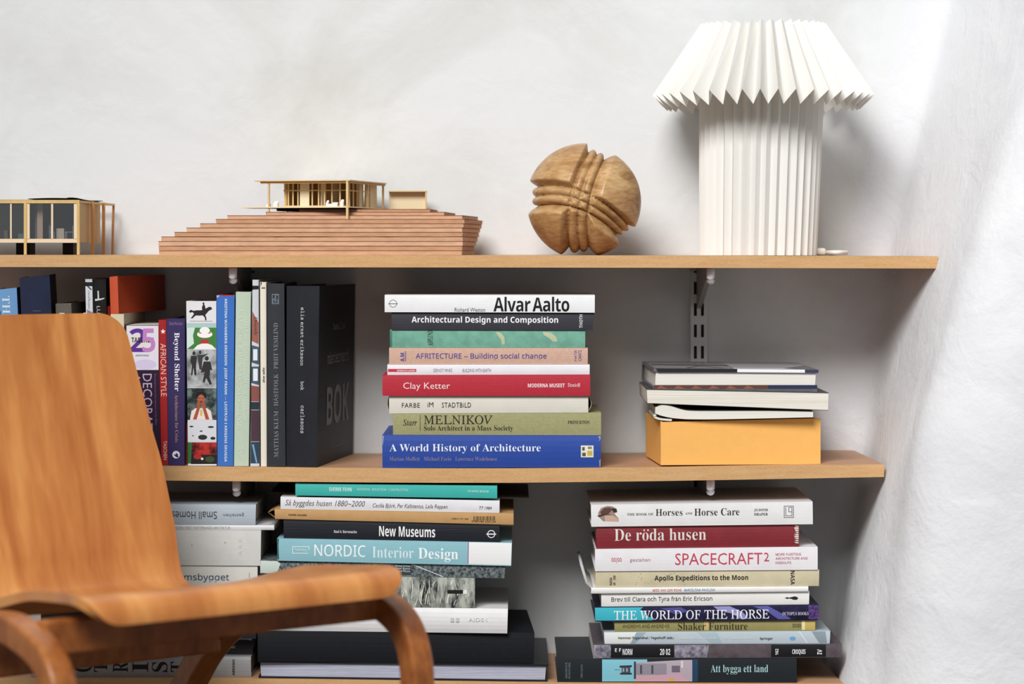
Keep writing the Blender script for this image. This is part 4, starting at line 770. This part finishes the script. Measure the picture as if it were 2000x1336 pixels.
# ---------------------------------------------------------------- glazed house model
def house():
    zs = interp(top_t, -.7); Y0 = .01
    e = empty('architectural_model', (-.68, .12, zs), 'glazed pale wooden house model on stilts at the left end of the top shelf', 'model', 'architectural models'); off = Vector(e.location)
    X = lambda px: at(px, 0, Y0).x-off.x
    Z = lambda py: at(0, py, Y0).z-off.z
    yy = lambda y: y-off.y
    mw = mat('dcb978', .5, .3, .1, 600, .12, 120, (1, 1, .2)); ml = mat('ead3b4', .55); mt = mat('c9a876', .6, .2, .1, 400, .06, 60); mr = mat('b57b40', .5); mk = mat('1c1714', .6)
    xl = -150; YB = .225; YE = .185
    dz = 0
    def bx(n, x0, x1, y0, y1, t, b, m): return MB().box(X(x0), X(x1), yy(y0), yy(y1), Z(b), Z(t)).build(n, m, e)
    bx('roof_beam', xl, 155.5, Y0, Y0+.004, 390.5, 397, mw)
    bx('floor_beam', xl, 152, Y0+.001, Y0+.004, 466.5, 474.2, ml)
    for x in (46.8, 150.3): bx('post', x, x+5.2, Y0-.001, Y0+.003, 391, 497.3, mw)
    bx('post', -62, -57, Y0-.001, Y0+.003, 391, 497.3, mw)
    bx('window_frame', 52, 57.6, Y0+.001, Y0+.004, 397, 467, ml); bx('window_frame', 144, 150.4, Y0+.001, Y0+.004, 397, 467, ml)
    bx('mullion', 99.6, 103.4, Y0+.001, Y0+.004, 397, 467, ml); bx('mullion', 19.5, 22.5, Y0+.001, Y0+.004, 397, 467, ml); bx('mullion', -40, -37, Y0+.001, Y0+.004, 397, 467, ml)
    bx('floor_slab', xl, 153, Y0+.004, YE, 470, 474, mat('8a7a68', .7)); bx('ceiling_slab', xl, 153, Y0+.004, YE, 390.8, 396, mat('6a5436', .6))
    bx('back_wall', xl, 153, YE-.002, YE, 396, 470, mat('b8b0a6', .7)); bx('partition', 44, 47, Y0+.005, YE-.002, 396, 470, mat('5a4c40', .7))
    bx('side_wall', 151.5, 154.5, Y0+.003, YE, 392, 474, mt)
    # glass
    g = bpy.data.materials.new('model_glass'); g.use_nodes = True; N = g.node_tree.nodes; LK = g.node_tree.links
    gl = N.new('ShaderNodeBsdfGlossy'); gl.inputs['Roughness'].default_value = .05; gl.inputs[0].default_value = (.95, .95, .95, 1); tp = N.new('ShaderNodeBsdfTransparent'); tp.inputs[0].default_value = (.93, .95, .96, 1); mx = N.new('ShaderNodeMixShader'); mx.inputs[0].default_value = .15
    LK.new(tp.outputs[0], mx.inputs[1]); LK.new(gl.outputs[0], mx.inputs[2]); LK.new(mx.outputs[0], N['Material Output'].inputs[0])
    bx('window_pane', 57.6, 99.6, Y0+.002, Y0+.0028, 397, 466.5, g); bx('window_pane', 103.4, 144, Y0+.002, Y0+.0028, 397, 466.5, g)
    bx('window_pane', xl, 19.5, Y0+.002, Y0+.0028, 397, 466.5, g); bx('window_pane', 22.5, 46.8, Y0+.002, Y0+.0028, 397, 466.5, g)
    # interior
    bx('curtain', 67, 78, .03, .033, 397, 469, mat('c9a68e', .8)); bx('curtain', 60, 66, .04, .043, 397, 469, mat('8f817a', .8))
    bx('miniature_table', 106, 121, .025, .04, 446, 466.5, mat('cdb8a2', .6)); bx('miniature_cabinet', 2, 9, .03, .04, 450, 467, mat('6d5648', .6)); bx('miniature_sofa', 24, 44, .05, .07, 456, 467, mat('5f7a7c', .7))
    mm = mat('c8ccd0', .3, .5, 0, 1, 0, 1, (1, 1, 1), .6)
    for (x0, x1, yb_) in ((94, 101, -1), (125, 140, 1)):
        a = MB(); zc = lambda py: Z(py); q = .0007
        xs = (x1 if yb_ > 0 else x0)
        a.bar((X(xs), yy(.02), zc(440)), (X(xs), yy(.02), zc(466)), q); a.bar((X(xs), yy(.03), zc(440)), (X(xs), yy(.03), zc(466)), q)
        a.bar((X(x0), yy(.02), zc(453)), (X(x1), yy(.02), zc(453)), q); a.bar((X(x0), yy(.03), zc(453)), (X(x1), yy(.03), zc(453)), q)
        xo = x0 if yb_ > 0 else x1
        a.bar((X(xo), yy(.02), zc(453)), (X(xo), yy(.02), zc(466)), q); a.bar((X(xo), yy(.03), zc(453)), (X(xo), yy(.03), zc(466)), q); a.bar((X(xs), yy(.02), zc(441)), (X(xs), yy(.03), zc(441)), q)
        a.build('miniature_wire_chair', mm, e)
    # plinth blocks
    for x0, x1 in ((112, 133), (20, 47), (-60, -35)): bx('plinth_block', x0, x1, .05, .09, 474.2, 498, mk)
    # side frame and rear posts, running back to the wall
    def pd(px, y, w, t0=.0036, z0=None, lean=0):
        x = at(px, 0, y).x-off.x; zt_ = at(0, 391+7*(y-Y0)/.215, y).z-off.z
        MB().hexa([(x-w/2+lean, yy(y), .0002), (x+w/2+lean, yy(y), .0002), (x+w/2+lean, yy(y)+t0, .0002), (x-w/2+lean, yy(y)+t0, .0002), (x-w/2, yy(y), zt_), (x+w/2, yy(y), zt_), (x+w/2, yy(y)+t0, zt_), (x-w/2, yy(y)+t0, zt_)]).build('post', mr, e)
    pd(180.5, .085, .0046); pd(202, .155, .0042); pd(221.5, YB, .0032, lean=-.002)
    xs, xe = X(154.5), at(223, 0, YB).x-off.x; z1_, z2_ = Z(391.5), at(0, 398, YB).z-off.z
    MB().hexa([(xs-.003, yy(Y0+.004), z1_-.003), (xs, yy(Y0+.004), z1_-.003), (xe, yy(YB), z2_-.003), (xe-.003, yy(YB), z2_-.003), (xs-.003, yy(Y0+.004), z1_), (xs, yy(Y0+.004), z1_), (xe, yy(YB), z2_), (xe-.003, yy(YB), z2_)]).build('side_beam', mw, e)
    MB().box(X(xl), xe, yy(YB), yy(YB)+.003, z2_-.003, z2_).build('rear_beam', mw, e)
    # curled black roof sheet
    vs = []; n = 16
    for j in range(5):
        for i in range(n+1):
            f = i/n; x = X(54)+(X(153)-X(54))*f+.004*j/4; y = yy(Y0+.002)+j/4*.18
            z = Z(389.8)+.0006+.0010*math.sin(f*3.1)*(1-j*.1)+(.0012*math.sin(f*9+j) if f > .75 else 0)+(.0008 if j == 3 else 0)
            vs.append((x, y, z))
    o = mesh('roof_sheet', vs, [(j*(n+1)+i, j*(n+1)+i+1, (j+1)*(n+1)+i+1, (j+1)*(n+1)+i) for j in range(4) for i in range(n)], mat('2a2826', .6), e, smooth=True); md = o.modifiers.new('s', 'SOLIDIFY'); md.thickness = .0008; md.offset = 1
    bx('roof_deck', xl, 152, Y0+.004, YE, 389.9, 390.8, mat('4a4038', .7))
house()

# ---------------------------------------------------------------- plywood chair
def chair():
    base = Vector((-.36, -.42, FL))
    e = empty('lounge_chair', base, 'honey-coloured bent plywood lounge chair in the left foreground, seen from its front corner', 'chair')
    def C(u, t, z): return Vector((-.14-.608*t+.793*u, 2.8-D+.793*t+.608*u, z))-base
    prof = [(-.003, -.3975), (-.0018, -.390), (.002, -.3815), (.010, -.3755), (.025, -.3720), (.05, -.3725), (.09, -.3765), (.13, -.3800), (.165, -.3832), (.20, -.389), (.26, -.403), (.33, -.420), (.40, -.433), (.45, -.4385), (.48, -.431), (.497, -.407), (.508, -.375), (.53, -.31), (.553, -.25), (.577, -.17), (.602, -.0845)]
    pr = crom([(a, b, 0) for a, b in prof], 7); n = len(pr)
    s = [0]
    for i in range(1, n): s.append(s[-1]+(pr[i]-pr[i-1]).length)
    Ltot = s[-1]
    uf_t = [(0, .022), (.05, .020), (.12, .008), (.2, .0), (.45, 0), (.58, .006), (.68, .002), (Ltot, -.022)]
    un_t = [(0, -.388), (.05, -.386), (.12, -.372), (.2, -.366), (.45, -.366), (.58, -.37), (.68, -.368), (Ltot, -.345)]
    # extra samples near both ends for the rounded corners
    samp = [i/200 for i in range(0, 201)]; samp = sorted(set([x*Ltot for x in samp]+[Ltot-.04*(k/20)**2 for k in range(21)]+[.04*(k/20)**2 for k in range(21)]))
    def at_s(x):
        for i in range(1, n):
            if s[i] >= x or i == n-1:
                f = (x-s[i-1])/(s[i]-s[i-1]); return pr[i-1].lerp(pr[i], f), (pr[i]-pr[i-1]).normalized()
    vs = []; uv = []; m = 24; th = .0055; rows_ = len(samp); top = []; bot = []
    for x in samp:
        p, t = at_s(x); nn = Vector((-t.y, t.x, 0))
        if nn.y < 0 and x < .3: nn = -nn
        nn = Vector((-t.y, t.x, 0))
        uf, un = interp(uf_t, x), interp(un_t, x)
        for r, q in ((.034, Ltot-x), (.040, x)):
            if q < r: k = r-math.sqrt(max(r*r-(r-q)**2, 0)); uf -= k; un += k
        for k in range(m+1):
            u = un+(uf-un)*k/m; c = 0
            if x > .56: c = .012*min(1, (x-.56)/.2)*(1-((u+.183)/.19)**2)       # slightly dished back
            for sg, lst in ((1, top), (-1, bot)):
                q = p+nn*(sg*th)
                dip = .013*max(0, min(1, (x-.03)/.07))*max(0, min(1, (.47-x)/.2))*(1-min(1, abs((u-(un+uf)/2)/((uf-un)/2)))**2.6)   # saddle-shaped seat
                lst.append(C(u, q.x+(c if x > .56 else 0), q.y-dip))
            uv.append((u, x))
    w = m+1; fs = []; N_ = len(top)
    for j in range(rows_-1):
        for k in range(m):
            a = j*w+k; fs.append((a, a+1, a+w+1, a+w)); fs.append((N_+a, N_+a+w, N_+a+w+1, N_+a+1))
        for k in (0, m):
            a = j*w+k; fs.append((a, a+w, N_+a+w, N_+a))
    for k in range(m):
        fs.append((k, k+1, N_+k+1, N_+k)); a = (rows_-1)*w+k; fs.append((a, a+1, N_+a+1, N_+a))
    me_o = mesh('seat_shell', top+bot, fs, None, e, smooth=True)
    me = me_o.data; ul = me.uv_layers.new(name='UVMap'); UV = uv+uv
    for lp in me.loops: ul.data[lp.index].uv = UV[lp.vertex_index]
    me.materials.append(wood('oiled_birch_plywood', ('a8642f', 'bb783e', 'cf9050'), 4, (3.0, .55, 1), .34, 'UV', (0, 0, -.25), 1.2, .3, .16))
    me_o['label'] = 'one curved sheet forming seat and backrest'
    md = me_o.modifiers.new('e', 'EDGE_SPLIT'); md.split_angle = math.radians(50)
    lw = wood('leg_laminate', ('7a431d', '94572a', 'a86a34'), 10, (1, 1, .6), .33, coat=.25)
    def ribbon(path, u, w_, th_, name, taper=None):
        P_ = crom([(a, b, 0) for a, b in path], 8); vs = []; k = len(P_)
        for i, p in enumerate(P_):
            t = (P_[min(i+1, k-1)]-P_[max(i-1, 0)]).normalized(); nn = Vector((-t.y, t.x, 0)); h_ = th_/2
            for uu, sg in ((u-w_/2, 1), (u+w_/2, 1), (u+w_/2, -1), (u-w_/2, -1)):
                q = p+nn*(sg*h_); vs.append(C(uu, q.x, q.y))
        fs = [(4*i+j, 4*i+(j+1) % 4, 4*i+4+(j+1) % 4, 4*i+4+j) for i in range(k-1) for j in range(4)]+[(0, 1, 2, 3), (4*k-4, 4*k-3, 4*k-2, 4*k-1)]
        return mesh(name, vs, fs, lw, e, bev=.004)
    arch = [(.012, FL+.0003), (.012, -.66), (.012, -.52), (.016, -.478), (.031, -.447), (.058, -.428), (.10, -.4165), (.15, -.412), (.25, -.424), (.36, -.446), (.43, -.458)]
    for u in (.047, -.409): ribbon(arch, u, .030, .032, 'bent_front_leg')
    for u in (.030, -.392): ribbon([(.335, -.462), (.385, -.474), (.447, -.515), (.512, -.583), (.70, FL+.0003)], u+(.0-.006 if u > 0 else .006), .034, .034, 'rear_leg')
    def rail(t0, t1, z0, z1, u0=-.394, u1=.032):
        MB().hexa([C(u0, t0, z0), C(u1, t0, z0), C(u1, t1, z0), C(u0, t1, z0), C(u0, t0, z1), C(u1, t0, z1), C(u1, t1, z1), C(u0, t1, z1)]).build('cross_rail', lw, e, bev=.003)
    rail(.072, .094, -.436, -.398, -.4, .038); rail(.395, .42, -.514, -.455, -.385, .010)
chair()
